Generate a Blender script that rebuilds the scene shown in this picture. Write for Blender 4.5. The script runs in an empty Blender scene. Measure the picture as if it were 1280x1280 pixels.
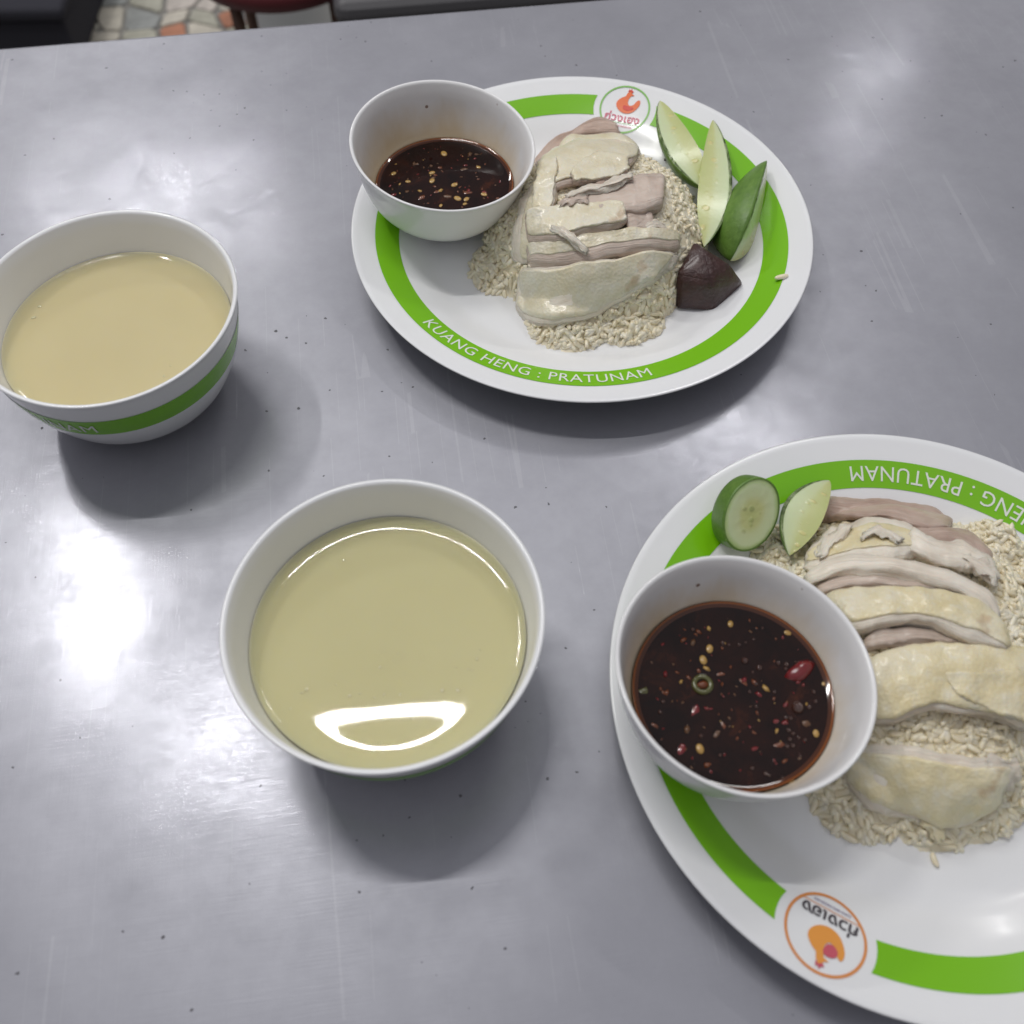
import bpy, bmesh, math, random
import numpy as np
from mathutils import Vector, Matrix, noise

random.seed(7); RNG = np.random.default_rng(7)
S = bpy.context.scene
COL = S.collection
R = math.radians

# ------------------------------------------------------------------ camera
F_PX, PITCH, ROLL, CAM_H = 1237.14, 1.02336, 0.00642, 0.3995
cp, sp, cr, sr = math.cos(PITCH), math.sin(PITCH), math.cos(ROLL), math.sin(ROLL)
W_ = Vector((0, cp, -sp)); U0 = Vector((0, sp, cp)); R0 = Vector((1, 0, 0))
RT = cr * R0 + sr * U0; UP = -sr * R0 + cr * U0
EYE = Vector((0, 0, CAM_H))
cam_d = bpy.data.cameras.new('camera'); cam = bpy.data.objects.new('camera', cam_d); COL.objects.link(cam)
M = Matrix((RT, UP, -W_)).transposed().to_4x4(); M.translation = EYE
cam.matrix_world = M
cam_d.sensor_width = 36; cam_d.lens = F_PX / 1280 * 36
cam_d.clip_start = 0.01; cam_d.clip_end = 50
cam_d.dof.use_dof = True; cam_d.dof.focus_distance = 0.50; cam_d.dof.aperture_fstop = 9
S.camera = cam

# ------------------------------------------------------------------ light
wd = bpy.data.worlds.new('World'); S.world = wd; wd.use_nodes = True
wn = wd.node_tree
bg = wn.nodes['Background']; bg.inputs[1].default_value = 1.0
tc = wn.nodes.new('ShaderNodeTexCoord'); sx = wn.nodes.new('ShaderNodeSeparateXYZ'); rmp = wn.nodes.new('ShaderNodeValToRGB')
wn.links.new(tc.outputs['Generated'], sx.inputs[0]); wn.links.new(sx.outputs['Z'], rmp.inputs[0]); wn.links.new(rmp.outputs[0], bg.inputs[0])
e = rmp.color_ramp.elements          # a dim room below, a paler ceiling above
e[0].position = 0.35; e[0].color = (0.12, 0.116, 0.126, 1)
e[1].position = 0.95; e[1].color = (0.43, 0.43, 0.46, 1)

def tube(name, a, b, power, z=2.0, width=0.05, col=(1.0, 0.985, 0.96)):
    a = Vector((*a, z)); b = Vector((*b, z)); d = b - a
    L = bpy.data.lights.new(name, 'AREA'); L.shape = 'RECTANGLE'; L.size = d.length; L.size_y = width
    L.energy = power; L.color = col
    o = bpy.data.objects.new(name, L); COL.objects.link(o)
    o.location = (a + b) / 2; o.rotation_euler = (0, 0, math.atan2(d.y, d.x))
    return o
tube('fluorescent_tube', (-0.84, 0.79), (-0.08, 0.86), 11, width=.02)
tube('fluorescent_tube', (-1.62, 2.60), (-0.90, 2.80), 15, width=.03)
tube('fluorescent_tube', (-1.16, 1.42), (-1.10, 0.98), 10, width=.03)
tube('fluorescent_tube', (1.30, 3.30), (1.42, 3.42), 4)
tube('fluorescent_tube', (0.35, 2.00), (0.85, 1.62), 7)

S.view_settings.view_transform = 'Standard'; S.view_settings.look = 'None'
S.view_settings.exposure = 0.18; S.view_settings.gamma = 1.0
S.render.engine = 'CYCLES'
S.cycles.use_denoising = True
S.cycles.caustics_reflective = False; S.cycles.caustics_refractive = False
S.cycles.sample_clamp_indirect = 4.0

# ------------------------------------------------------------------ helpers
def ray(px, py):
    return ((px - 640) / F_PX * RT - (py - 640) / F_PX * UP + W_)
def at(px, py, z=0.0):
    d = ray(px, py); return EYE + d * ((z - CAM_H) / d.z)
def on_field(px, py, h, off):
    """point where the line of sight meets the height field h(x, y) + off"""
    d = ray(px, py); t0 = (0.075 - CAM_H) / d.z; t1 = (0.0 - CAM_H) / d.z
    for i in range(121):
        t = t0 + (t1 - t0) * i / 120; p = EYE + d * t
        if p.z <= h(p.x, p.y) + off: return p
    return EYE + d * t1

def link(o, parent=None):
    COL.objects.link(o)
    if parent: o.parent = parent
    return o
def obj(name, me, mat=None, parent=None, smooth=True):
    mats = mat if isinstance(mat, (list, tuple)) else [mat]
    if not me.materials:
        for m in mats: me.materials.append(m)
    if smooth: me.polygons.foreach_set('use_smooth', [True] * len(me.polygons))
    return link(bpy.data.objects.new(name, me), parent)
def tag(o, label, cat, group=None, kind=None):
    if label: o['label'] = label
    if cat: o['category'] = cat
    if group: o['group'] = group
    if kind: o['kind'] = kind
    return o
def empty(name, loc, rot=None):
    o = bpy.data.objects.new(name, None); COL.objects.link(o); o.location = loc; o.empty_display_size = 0.02
    if rot is not None: o.rotation_mode = 'QUATERNION'; o.rotation_quaternion = rot
    return o
def pydata(name, v, f):
    me = bpy.data.meshes.new(name); me.from_pydata([tuple(p) for p in v], [], f); me.update(); return me
def from_bm(name, bm):
    me = bpy.data.meshes.new(name); bm.normal_update(); bm.to_mesh(me); bm.free(); return me
def lathe(name, prof, n=96, closed=True):
    v, f = [], []; m = len(prof); ids = []
    for (r, z) in prof:
        if r < 1e-6: ids.append([len(v)]); v.append((0, 0, z))
        else:
            ids.append(list(range(len(v), len(v) + n)))
            v += [(r * math.cos(2 * math.pi * k / n), r * math.sin(2 * math.pi * k / n), z) for k in range(n)]
    for a, b in zip(ids[:-1], ids[1:]):
        for k in range(n):
            k2 = (k + 1) % n
            if len(a) == 1 and len(b) == 1: continue
            if len(a) == 1: f.append((a[0], b[k2], b[k]))
            elif len(b) == 1: f.append((a[k], a[k2], b[0]))
            else: f.append((a[k], a[k2], b[k2], b[k]))
    me = pydata(name, v, f)
    bm = bmesh.new(); bm.from_mesh(me); bmesh.ops.recalc_face_normals(bm, faces=bm.faces); bm.to_mesh(me); bm.free()
    return me
def catmull(pts, n):
    """n points evenly along a smooth curve through pts"""
    P = [Vector(p) for p in pts]
    if len(P) == 2: return [P[0].lerp(P[1], i / (n - 1)) for i in range(n)]
    Q = [2 * P[0] - P[1]] + P + [2 * P[-1] - P[-2]]
    d = []
    for i in range(len(P) - 1):
        for k in range(12):
            t = k / 12; a, b, c, e_ = Q[i:i + 4]
            d.append(0.5 * ((2 * b) + (-a + c) * t + (2 * a - 5 * b + 4 * c - e_) * t * t + (-a + 3 * b - 3 * c + e_) * t ** 3))
    d.append(P[-1].copy())
    L = [0]
    for a, b in zip(d[:-1], d[1:]): L.append(L[-1] + (b - a).length)
    out = []; j = 0
    for i in range(n):
        s = L[-1] * i / (n - 1)
        while j < len(L) - 2 and L[j + 1] < s: j += 1
        out.append(d[j].lerp(d[j + 1], (s - L[j]) / max(1e-9, L[j + 1] - L[j])))
    return out
def interp(prof, x):
    for (a, za), (b, zb) in zip(prof[:-1], prof[1:]):
        if x <= b: return za + (zb - za) * max(0, (x - a) / (b - a))
    return prof[-1][1]
def smoothprof(prof, k=5):
    return [(p.x, p.y) for p in catmull([(a, b, 0) for a, b in prof], len(prof) * k)]

# ------------------------------------------------------------------ materials
class Mat:
    def __init__(s, name, col=(.8, .8, .8), rough=.5, **kw):
        s.m = bpy.data.materials.new(name); s.m.use_nodes = True; s.t = s.m.node_tree; s.b = s.t.nodes['Principled BSDF']
        s.set('Base Color', col); s.set('Roughness', rough)
        for k, v in kw.items(): s.set(k.replace('_', ' '), v)
    def set(s, k, v):
        i = s.b.inputs[k]
        if hasattr(v, 'links') or hasattr(v, 'is_output'): s.t.links.new(v, i)
        else: i.default_value = (*v, 1) if (k.endswith('Color') or k.endswith('Tint')) and len(v) == 3 else v
    def node(s, typ, ins=None, **props):
        n = s.t.nodes.new(typ)
        for k, v in props.items(): setattr(n, k, v)
        for k, v in (ins or {}).items():
            if hasattr(v, 'is_output'): s.t.links.new(v, n.inputs[k])
            else: n.inputs[k].default_value = v
        return n
    def coord(s, kind='Object', scale=(1, 1, 1)):
        c = s.node('ShaderNodeTexCoord'); m = s.node('ShaderNodeMapping', {'Vector': c.outputs[kind], 'Scale': scale})
        return m.outputs[0]
    def noise(s, vec, scale, detail=3, rough=.55, dist=0):
        return s.node('ShaderNodeTexNoise', {'Vector': vec, 'Scale': scale, 'Detail': detail, 'Roughness': rough, 'Distortion': dist}).outputs[0]
    def voro(s, vec, scale, feature='F1', out='Distance', rnd=1.0):
        return s.node('ShaderNodeTexVoronoi', {'Vector': vec, 'Scale': scale, 'Randomness': rnd}, feature=feature).outputs[out]
    def ramp(s, fac, stops, interp_='LINEAR'):
        n = s.node('ShaderNodeValToRGB', {'Fac': fac}); r = n.color_ramp; r.interpolation = interp_
        while len(r.elements) < len(stops): r.elements.new(0.5)
        for el, (p, c) in zip(r.elements, stops):
            el.position = p; el.color = (*c, 1) if len(c) == 3 else c
        return n.outputs[0]
    def val(s, fac, a, b, lo=0.0, hi=1.0):
        return s.node('ShaderNodeMapRange', {'Value': fac, 'From Min': lo, 'From Max': hi, 'To Min': a, 'To Max': b}).outputs[0]
    def mix(s, fac, a, b, mode='MIX'):
        n = s.node('ShaderNodeMix', data_type='RGBA', blend_type=mode)
        for k, v in ((0, fac), (6, a), (7, b)):
            if hasattr(v, 'is_output'): s.t.links.new(v, n.inputs[k])
            else: n.inputs[k].default_value = (*v, 1) if isinstance(v, tuple) and len(v) == 3 else v
        return n.outputs[2]
    def math(s, op, a, b=0.0):
        n = s.node('ShaderNodeMath', operation=op)
        for k, v in ((0, a), (1, b)):
            if hasattr(v, 'is_output'): s.t.links.new(v, n.inputs[k])
            else: n.inputs[k].default_value = v
        return n.outputs[0]
    def bump(s, h, strength=.3, dist=.001, prev=None):
        n = s.node('ShaderNodeBump', {'Height': h, 'Strength': strength, 'Distance': dist})
        if prev is not None: s.t.links.new(prev, n.inputs['Normal'])
        s.set('Normal', n.outputs[0]); return n.outputs[0]

def mat_steel():
    m = Mat('worn_stainless_steel', rough=.3, Metallic=1.0)
    c = m.coord('Object')
    big = m.noise(c, 5, 4, .6); fine = m.noise(c, 90, 4, .6)
    hair = m.noise(m.coord('Object', (1, 60, 1)), 30, 3, .6)
    hair2 = m.noise(m.coord('Object', (70, 1.5, 1)), 22, 3, .6)
    col = m.ramp(big, [(.3, (.345, .347, .385)), (.7, (.405, .408, .447))])
    col = m.mix(m.val(fine, 0, .22, .35, .75), col, (.30, .302, .333))
    # small dark pits and crumbs of dirt: whole dots in a random choice of cells
    def dots(vec, scale, size, share):
        n = m.node('ShaderNodeTexVoronoi', {'Vector': vec, 'Scale': scale})
        pick = m.node('ShaderNodeSeparateXYZ', {0: n.outputs['Color']})
        sz = m.math('MULTIPLY', pick.outputs[1], size)
        return m.math('MULTIPLY', m.math('LESS_THAN', n.outputs['Distance'], sz), m.math('GREATER_THAN', pick.outputs[0], 1 - share))
    wob = m.node('ShaderNodeVectorMath', {0: m.node('ShaderNodeTexNoise', {'Vector': c, 'Scale': 500.0, 'Detail': 1.0}).outputs[1], 1: (.0016, .0016, .0016)}, operation='MULTIPLY')
    wc = m.node('ShaderNodeVectorMath', {0: c, 1: wob.outputs[0]}, operation='ADD').outputs[0]
    patch = m.math('GREATER_THAN', m.noise(c, 7, 2), .47)
    spot = dots(wc, 85, .085, .14); spot2 = m.math('MULTIPLY', dots(wc, 190, .15, .22), patch)
    spots = m.math('MAXIMUM', spot, spot2)
    col = m.mix(m.math('MULTIPLY', spots, .75), col, (.10, .095, .10))
    m.set('Base Color', col)
    # scratches: thin ridged lines of a stretched, warped noise
    def lines(scale, ang, width):
        cc = m.node('ShaderNodeTexCoord'); mp = m.node('ShaderNodeMapping', {'Vector': cc.outputs['Object'], 'Rotation': (0, 0, ang), 'Scale': (1, .012, 1)})
        n = m.noise(mp.outputs[0], scale, 1, .4)
        return m.math('LESS_THAN', m.math('ABSOLUTE', m.math('SUBTRACT', n, .5)), width)
    scr0 = m.math('MULTIPLY', lines(52, 1.45, .003), m.math('GREATER_THAN', m.noise(c, 10, 1), .57))
    scr = m.math('MAXIMUM', m.math('MULTIPLY', lines(46, .9, .0030), m.math('GREATER_THAN', m.noise(c, 13, 1), .56)),
                 m.math('MULTIPLY', lines(39, -.55, .0028), m.math('GREATER_THAN', m.noise(c, 17, 1), .57)))
    scr = m.math('MAXIMUM', scr, scr0)
    col = m.mix(m.math('MULTIPLY', scr, .13), col, (.62, .62, .65)); m.set('Base Color', col)
    rg = m.val(m.noise(c, 11, 4, .6), .36, .46, .35, .65)
    rg = m.math('ADD', rg, m.val(fine, -.02, .03, .3, .7)); rg = m.math('ADD', rg, m.math('MULTIPLY', spots, .3))
    m.set('Roughness', rg)
    b1 = m.bump(m.noise(c, 8, 2), .05, .003)
    b2 = m.bump(hair, .12, .0003, b1)
    b3 = m.bump(hair2, .09, .0003, b2)
    nb = m.bump(scr, .25, .0002, b3)
    # oxidised film: part of the light scatters diffusely
    d = m.node('ShaderNodeBsdfDiffuse', {'Color': col, 'Roughness': .3})
    gl = m.node('ShaderNodeBsdfAnisotropic', {'Color': col, 'Roughness': m.val(m.noise(c, 16, 4, .65), .06, .17, .35, .65), 'Normal': nb}, distribution='GGX')   # polished high spots
    worn = m.val(m.noise(c, 19, 5, .7), .05, .30, .35, .65)
    m0 = m.node('ShaderNodeMixShader', {0: worn, 1: m.b.outputs[0], 2: gl.outputs[0]})
    mx = m.node('ShaderNodeMixShader', {0: .54, 1: m0.outputs[0], 2: d.outputs[0]})
    m.t.links.new(mx.outputs[0], m.t.nodes['Material Output'].inputs[0])
    return m.m
STEEL = mat_steel()

def mat_melamine(name, col=(.83, .83, .835), stain=None):
    m = Mat(name, col, .18, IOR=1.5)
    m.set('Subsurface Weight', .08); m.set('Subsurface Radius', (.004, .004, .004)); m.set('Subsurface Scale', 1.0)
    c = m.coord('Object')
    m.set('Roughness', m.val(m.noise(c, 60, 3), .13, .26, .3, .7))
    base = m.mix(m.val(m.noise(c, 25, 4), 0, .25, .45, .8), col, (col[0] * .95, col[1] * .94, col[2] * .91))
    if stain:      # dried sauce left on the inside wall: a band with a ragged top and thin runs
        z0, z1 = stain
        xyz = m.node('ShaderNodeSeparateXYZ', {0: m.node('ShaderNodeTexCoord').outputs['Object']})
        rag = m.math('MULTIPLY', m.math('SUBTRACT', m.noise(m.coord('Object', (1, 1, .4)), 55, 4), .5), .022)
        h = m.math('ADD', xyz.outputs['Z'], rag)
        f = m.val(h, 1, 0, z0, z1)
        r2 = m.math('SQRT', m.math('ADD', m.math('POWER', xyz.outputs['X'], 2.0), m.math('POWER', xyz.outputs['Y'], 2.0)))
        wall = m.node('ShaderNodeAttribute', attribute_name='inside').outputs['Fac']
        f = m.math('MULTIPLY', f, wall)
        base = m.mix(m.math('MULTIPLY', f, .75), base, (.58, .42, .19))
        dots = m.math('MULTIPLY', m.math('LESS_THAN', m.voro(c, 110), .10), m.math('GREATER_THAN', m.noise(c, 33, 2), .58))
        base = m.mix(m.math('MULTIPLY', m.math('MULTIPLY', dots, wall), .8), base, (.16, .06, .02))
    m.set('Base Color', base)
    return m.m
WHITE = mat_melamine('white_melamine', (.83, .84, .855))
CUPWHITE = mat_melamine('white_melamine_stained', stain=(.018, .037))
GREEN = Mat('green_print', (.19, .51, .006), .22).m
PRINTW = Mat('white_print', (.78, .82, .74), .25).m
RING_G = Mat('ring_green', (.22, .50, .10), .3).m
RING_O = Mat('ring_orange', (.72, .27, .07), .3).m
HEN_R = Mat('hen_orange_red', (.80, .16, .04), .3).m
HEN_O = Mat('hen_orange', (.80, .33, .06), .3).m
WING_R = Mat('wing_red', (.66, .05, .03), .3).m
WING_M = Mat('wing_magenta', (.58, .10, .14), .3).m
INK_R = Mat('ink_red', (.62, .13, .20), .3).m
INK_D = Mat('ink_dark', (.07, .06, .07), .3).m
INK_P = Mat('ink_purple', (.25, .21, .33), .3).m

def mat_skin(name, stops):
    m = Mat(name, rough=.3)
    c = m.coord('Object'); uv = m.coord('UV')
    n = m.noise(c, 60, 4, .6); n2 = m.noise(c, 22, 3, .5, 1.0)
    col = m.ramp(n, list(zip((.25, .5, .75), stops)))
    col = m.mix(m.val(n2, 0, .8, .55, .75), col, (.74, .69, .58))
    col = m.mix(m.val(m.noise(c, 70, 2, .5), 0, .55, .66, .76), col, (.45, .27, .13))
    col = m.mix(m.val(m.noise(c, 210, 4, .7), 0, .55, .5, .75), col, (.80, .77, .68))
    m.set('Base Color', col)
    m.set('Subsurface Weight', .15); m.set('Subsurface Radius', (1.0, .62, .32)); m.set('Subsurface Scale', .004)
    m.set('Coat Weight', .35); m.set('Coat Roughness', .16)
    m.set('Roughness', m.val(n, .28, .5, .3, .7))
    b = m.bump(m.noise(m.coord('Object', (1, 1.9, 1.5)), 150, 5, .62, .8), .22, .0013)
    m.bump(m.voro(c, 640), .4, .0005, b)
    return m.m
def mat_meat(name, lo, mid, hi):
    m = Mat(name, rough=.42)
    c = m.coord('Object'); uv = m.coord('UV', (3, 46, 1))
    fib = m.noise(uv, 1.0, 4, .6, .35); n = m.noise(c, 70, 3)
    f = m.math('ADD', m.math('MULTIPLY', fib, .55), m.math('MULTIPLY', n, .45))
    m.set('Base Color', m.ramp(f, [(.3, lo), (.5, mid), (.72, hi)]))
    m.set('Subsurface Weight', .15); m.set('Subsurface Radius', (1.0, .55, .38)); m.set('Subsurface Scale', .004)
    m.set('Coat Weight', .22); m.set('Coat Roughness', .18)
    b = m.bump(fib, .7, .0016); m.bump(m.noise(c, 420, 3), .25, .0007, b)
    return m.m
SKIN = mat_skin('yellow_chicken_skin', ((.70, .575, .31), (.775, .67, .425), (.83, .755, .57)))
SKIN_PALE = mat_skin('pale_chicken_skin', ((.68, .585, .385), (.76, .685, .505), (.82, .765, .63)))
MEAT_W = mat_meat('white_chicken_meat', (.72, .61, .49), (.82, .745, .63), (.88, .83, .74))
MEAT_P = mat_meat('pinkish_chicken_meat', (.50, .385, .31), (.62, .51, .43), (.73, .64, .555))
MEAT_D = mat_meat('darker_thigh_meat', (.40, .27, .21), (.52, .385, .315), (.62, .50, .425))

def mat_rice():
    m = Mat('oily_rice', rough=.35)
    c = m.coord('Object'); n = m.noise(c, 230, 2); n2 = m.noise(c, 34, 3)
    col = m.ramp(n, [(.3, (.78, .69, .49)), (.55, (.86, .785, .60)), (.8, (.90, .86, .73))])
    col = m.mix(m.val(n2, 0, .45, .55, .8), col, (.66, .53, .30))
    m.set('Base Color', col)
    m.set('Subsurface Weight', .25); m.set('Subsurface Radius', (1.0, .8, .5)); m.set('Subsurface Scale', .0012)
    m.set('Coat Weight', .2); m.set('Coat Roughness', .2)
    m.bump(n, .2, .0004)
    return m.m
RICE = mat_rice()

def mat_broth(name, a, b, clear=.12):
    m = Mat(name, rough=.02, IOR=1.33)
    c = m.coord('Object'); n = m.noise(c, 14, 3)
    m.set('Base Color', m.ramp(n, [(.3, a), (.7, b)]))
    m.set('Subsurface Weight', .6); m.set('Subsurface Radius', (1.0, .85, .45)); m.set('Subsurface Scale', .012)
    m.set('Specular IOR Level', .5)
    tr = m.node('ShaderNodeBsdfTransparent', {'Color': (*[x ** .25 for x in b], 1)})
    gl = m.node('ShaderNodeBsdfAnisotropic', {'Color': (1, 1, 1, 1), 'Roughness': .02})
    fr = m.node('ShaderNodeFresnel', {'IOR': 1.33})
    cl = m.node('ShaderNodeMixShader', {0: fr.outputs[0], 1: tr.outputs[0], 2: gl.outputs[0]})
    mx = m.node('ShaderNodeMixShader', {0: clear, 1: m.b.outputs[0], 2: cl.outputs[0]})
    m.t.links.new(mx.outputs[0], m.t.nodes['Material Output'].inputs[0])
    return m.m
BROTH_Y = mat_broth('clear_yellow_broth', (.645, .60, .335), (.67, .63, .365))
BROTH_T = mat_broth('cloudy_tan_broth', (.67, .585, .335), (.70, .62, .37))
FAT = Mat('fat_droplet', (.62, .58, .36), .05, Coat_Weight=.5).m

def mat_sauce():
    m = Mat('dark_chilli_soy_sauce', rough=.03, IOR=1.38)
    c = m.coord('Object'); n = m.noise(c, 60, 4, .65, .6); n2 = m.noise(c, 150, 3)
    col = m.ramp(n, [(.36, (.007, .002, .0012)), (.58, (.016, .004, .002)), (.78, (.055, .014, .005))])
    m.set('Base Color', col)
    m.set('Specular IOR Level', .5)
    m.bump(n2, .05, .0006)
    return m.m
SAUCE = mat_sauce()
SAUCE_EDGE = Mat('thin_sauce_film', (.19, .055, .010), .08).m
SAUCE_MID = Mat('shallow_sauce', (.060, .016, .004), .05).m
SEED = Mat('chilli_seed', (.40, .24, .06), .25, Coat_Weight=.5).m
CHIL_R = Mat('red_chilli', (.15, .006, .008), .15, Coat_Weight=.6).m
CHIL_O = Mat('orange_chilli_pulp', (.13, .032, .007), .25, Coat_Weight=.4).m
CHIL_G = Mat('green_chilli', (.075, .075, .016), .2, Coat_Weight=.5).m
GINGER = Mat('ginger_crumb', (.10, .042, .014), .3, Coat_Weight=.4).m
BUB = Mat('bubble_film', (.05, .018, .012), .03, Coat_Weight=1.0).m

def mat_cuke_skin():
    m = Mat('cucumber_skin', rough=.45)
    uv = m.coord('UV', (5, 9, 1)); n = m.math('ADD', m.math('MULTIPLY', m.noise(uv, 1.0, 4, .7), .5), m.math('MULTIPLY', m.noise(m.coord('Object'), 240, 4, .7), .5))
    m.set('Base Color', m.ramp(n, [(.3, (.075, .165, .022)), (.55, (.12, .235, .034)), (.80, (.23, .35, .085))]))
    m.set('Coat Weight', .12); m.set('Coat Roughness', .3)
    m.bump(m.noise(m.coord('Object'), 300, 3), .4, .0008)
    return m.m
def mat_cuke_flesh(cross=False):
    m = Mat('cucumber_flesh_cross_cut' if cross else 'cucumber_flesh', rough=.25)
    t = m.node('ShaderNodeAttribute', attribute_name='rad').outputs['Fac']
    c = m.coord('Object')
    w = m.math('ADD', t, m.math('MULTIPLY', m.math('SUBTRACT', m.noise(c, 160, 3), .5), .16))
    col = m.ramp(w, [(.0, (.50, .54, .22)), (.34, (.56, .59, .27)), (.52, (.60, .66, .38)), (.80, (.60, .69, .42)), (.94, (.42, .57, .22)), (1.0, (.16, .32, .06))])
    seeds = m.voro(c, 210) if cross else m.voro(m.coord('UV', (15, 2.4, 1)), 1.0, rnd=.7)
    inner = m.val(t, 1, 0, .38, .55)
    sd = m.math('MULTIPLY', m.val(seeds, 1, 0, .18, .36), inner)
    col = m.mix(m.math('MULTIPLY', sd, .8), col, (.36, .42, .16) if cross else (.66, .60, .26))
    m.set('Base Color', col)
    m.set('Subsurface Weight', .3); m.set('Subsurface Radius', (.7, 1.0, .35)); m.set('Subsurface Scale', .004)
    m.set('Coat Weight', .3); m.set('Coat Roughness', .2)
    b = m.bump(sd, .35, .0010); m.bump(m.noise(c, 260, 3), .25, .0005, b)
    return m.m
CUKE_S = mat_cuke_skin(); CUKE_F = mat_cuke_flesh(); CUKE_C = mat_cuke_flesh(True)

def mat_curd():
    m = Mat('cooked_blood_curd', rough=.3)
    c = m.coord('Object'); n = m.noise(c, 110, 4, .65); n2 = m.voro(c, 260)
    m.set('Base Color', m.ramp(n, [(.3, (.034, .011, .010)), (.6, (.058, .021, .018)), (.8, (.13, .065, .055))]))
    m.set('Roughness', m.val(n, .3, .5, .3, .7)); m.set('Coat Weight', .3); m.set('Coat Roughness', .2)
    bb = m.bump(m.noise(c, 240, 5, .7), .7, .0016); m.bump(m.voro(c, 420), .35, .0010, bb)
    return m.m
CURD = mat_curd()
DARKBIT = Mat('dark_fleck', (.03, .018, .012), .4).m
BROWNBIT = Mat('brown_crisp_bit', (.22, .09, .03), .3, Coat_Weight=.4).m

# ------------------------------------------------------------------ setting: floor beyond the table
GZ = -0.75
bm = bmesh.new(); bmesh.ops.create_grid(bm, x_segments=4, y_segments=4, size=4)
for v in bm.verts: v.co.y += 2.0
gm = Mat('grey_mortar', rough=.6); gm.set('Base Color', gm.ramp(gm.noise(gm.coord(), 30, 4), [(.3, (.17, .165, .155)), (.7, (.27, .26, .24))]))
floor = obj('floor', from_bm('floor', bm), gm.m, smooth=False); floor.location.z = GZ; floor['kind'] = 'structure'
def stone_mat(i, c):
    m = Mat('paving_stone_%d' % i, rough=.35); n = m.noise(m.coord(), 60, 4)
    m.set('Base Color', m.ramp(n, [(.3, tuple(x * .8 for x in c)), (.7, tuple(min(1, x * 1.15) for x in c))])); return m.m
SM = [stone_mat(i, c) for i, c in enumerate([(.50, .47, .40), (.58, .54, .46), (.42, .41, .34), (.30, .31, .30), (.46, .21, .13), (.55, .50, .45), (.12, .13, .14), (.48, .42, .34)])]
rs = random.Random(4)
nx, ny, cell = 20, 14, .062
X0, Y0 = -1.25, 1.68
jit = {(i, j): (X0 + (i + rs.uniform(-.38, .38)) * cell, Y0 + (j + rs.uniform(-.38, .38)) * cell * .9) for i in range(nx + 1) for j in range(ny + 1)}
for i in range(nx):
    for j in range(ny):
        q = [jit[i, j], jit[i + 1, j], jit[i + 1, j + 1], jit[i, j + 1]]
        cx = sum(p[0] for p in q) / 4; cy = sum(p[1] for p in q) / 4
        pts = []
        for k in range(4):
            a, b = q[k], q[(k + 1) % 4]
            for t in (.14, .5, .86):
                w = rs.uniform(.82, .9) if t == .5 else .9
                x = a[0] + (b[0] - a[0]) * t; y = a[1] + (b[1] - a[1]) * t
                pts.append(((x - cx) * w, (y - cy) * w))
        h = .004 + rs.random() * .002
        n = len(pts)
        v = [(x, y, 0) for x, y in pts] + [(x, y, h * .7) for x, y in pts] + [(x * .93, y * .93, h) for x, y in pts]
        f = [(k, (k + 1) % n, n + (k + 1) % n, n + k) for k in range(n)] + [(n + k, n + (k + 1) % n, 2 * n + (k + 1) % n, 2 * n + k) for k in range(n)] + [tuple(range(2 * n, 3 * n))]
        o = obj('paving_stone', pydata('paving_stone', v, f), SM[rs.choice([0, 0, 1, 1, 2, 5, 5, 7, 3, 4, 6])], floor, smooth=False)
        o.location = (cx, cy, .0005)

def box_bm(bm, c, s, bev=.0, rot=0):
    r = bmesh.ops.create_cube(bm, size=1); vs = r['verts']
    bmesh.ops.scale(bm, vec=s, verts=vs)
    if bev:
        ed = list({e_ for v in vs for e_ in v.link_edges})
        g = bmesh.ops.bevel(bm, geom=ed, offset=bev, segments=3, affect='EDGES', profile=.5)
        vs = list({v for f in g['faces'] for v in f.verts} | {v for v in vs if v.is_valid})
    if rot: bmesh.ops.rotate(bm, verts=vs, cent=(0, 0, 0), matrix=Matrix.Rotation(rot, 3, 'Z'))
    bmesh.ops.translate(bm, vec=c, verts=vs)
def box(name, c, s, mat, parent, bev=.002, rot=0):
    bm = bmesh.new(); box_bm(bm, c, s, bev, rot); return obj(name, from_bm(name, bm), mat, parent, smooth=False)

# ------------------------------------------------------------------ the steel table
EA = math.atan2(.658 - .601, .042 + .34)
table = empty('steel_table', (0, 0, 0))
tag(table, 'worn stainless steel table top with scratches and dark specks under all the dishes', 'table')
e0 = Vector((-.34, .601)); ed = Vector((math.cos(EA), math.sin(EA))); en = Vector((-math.sin(EA), math.cos(EA)))
mid = e0 + ed * .34
TW, TD = 1.5, .80
ctr = mid - en * (TD / 2)
# top sheet with a rolled edge all round
bm = bmesh.new(); box_bm(bm, (0, 0, -.0125), (TW, TD, .025), .004)
top = obj('table_top', from_bm('table_top', bm), STEEL, table, smooth=False); top.location = (ctr.x, ctr.y, 0); top.rotation_euler.z = EA
LEGM = Mat('dull_steel_leg', (.45, .45, .47), .4, Metallic=1.0).m
for sx_ in (-1, 1):
    for sy_ in (-1, 1):
        bm = bmesh.new(); bmesh.ops.create_cone(bm, cap_ends=True, segments=20, radius1=.019, radius2=.019, depth=.725)
        o = obj('leg', from_bm('leg', bm), LEGM, table)
        p = ctr + ed * (sx_ * (TW / 2 - .05)) + en * (sy_ * (TD / 2 - .05)); o.location = (p.x, p.y, -.0249 - .725 / 2)

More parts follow.
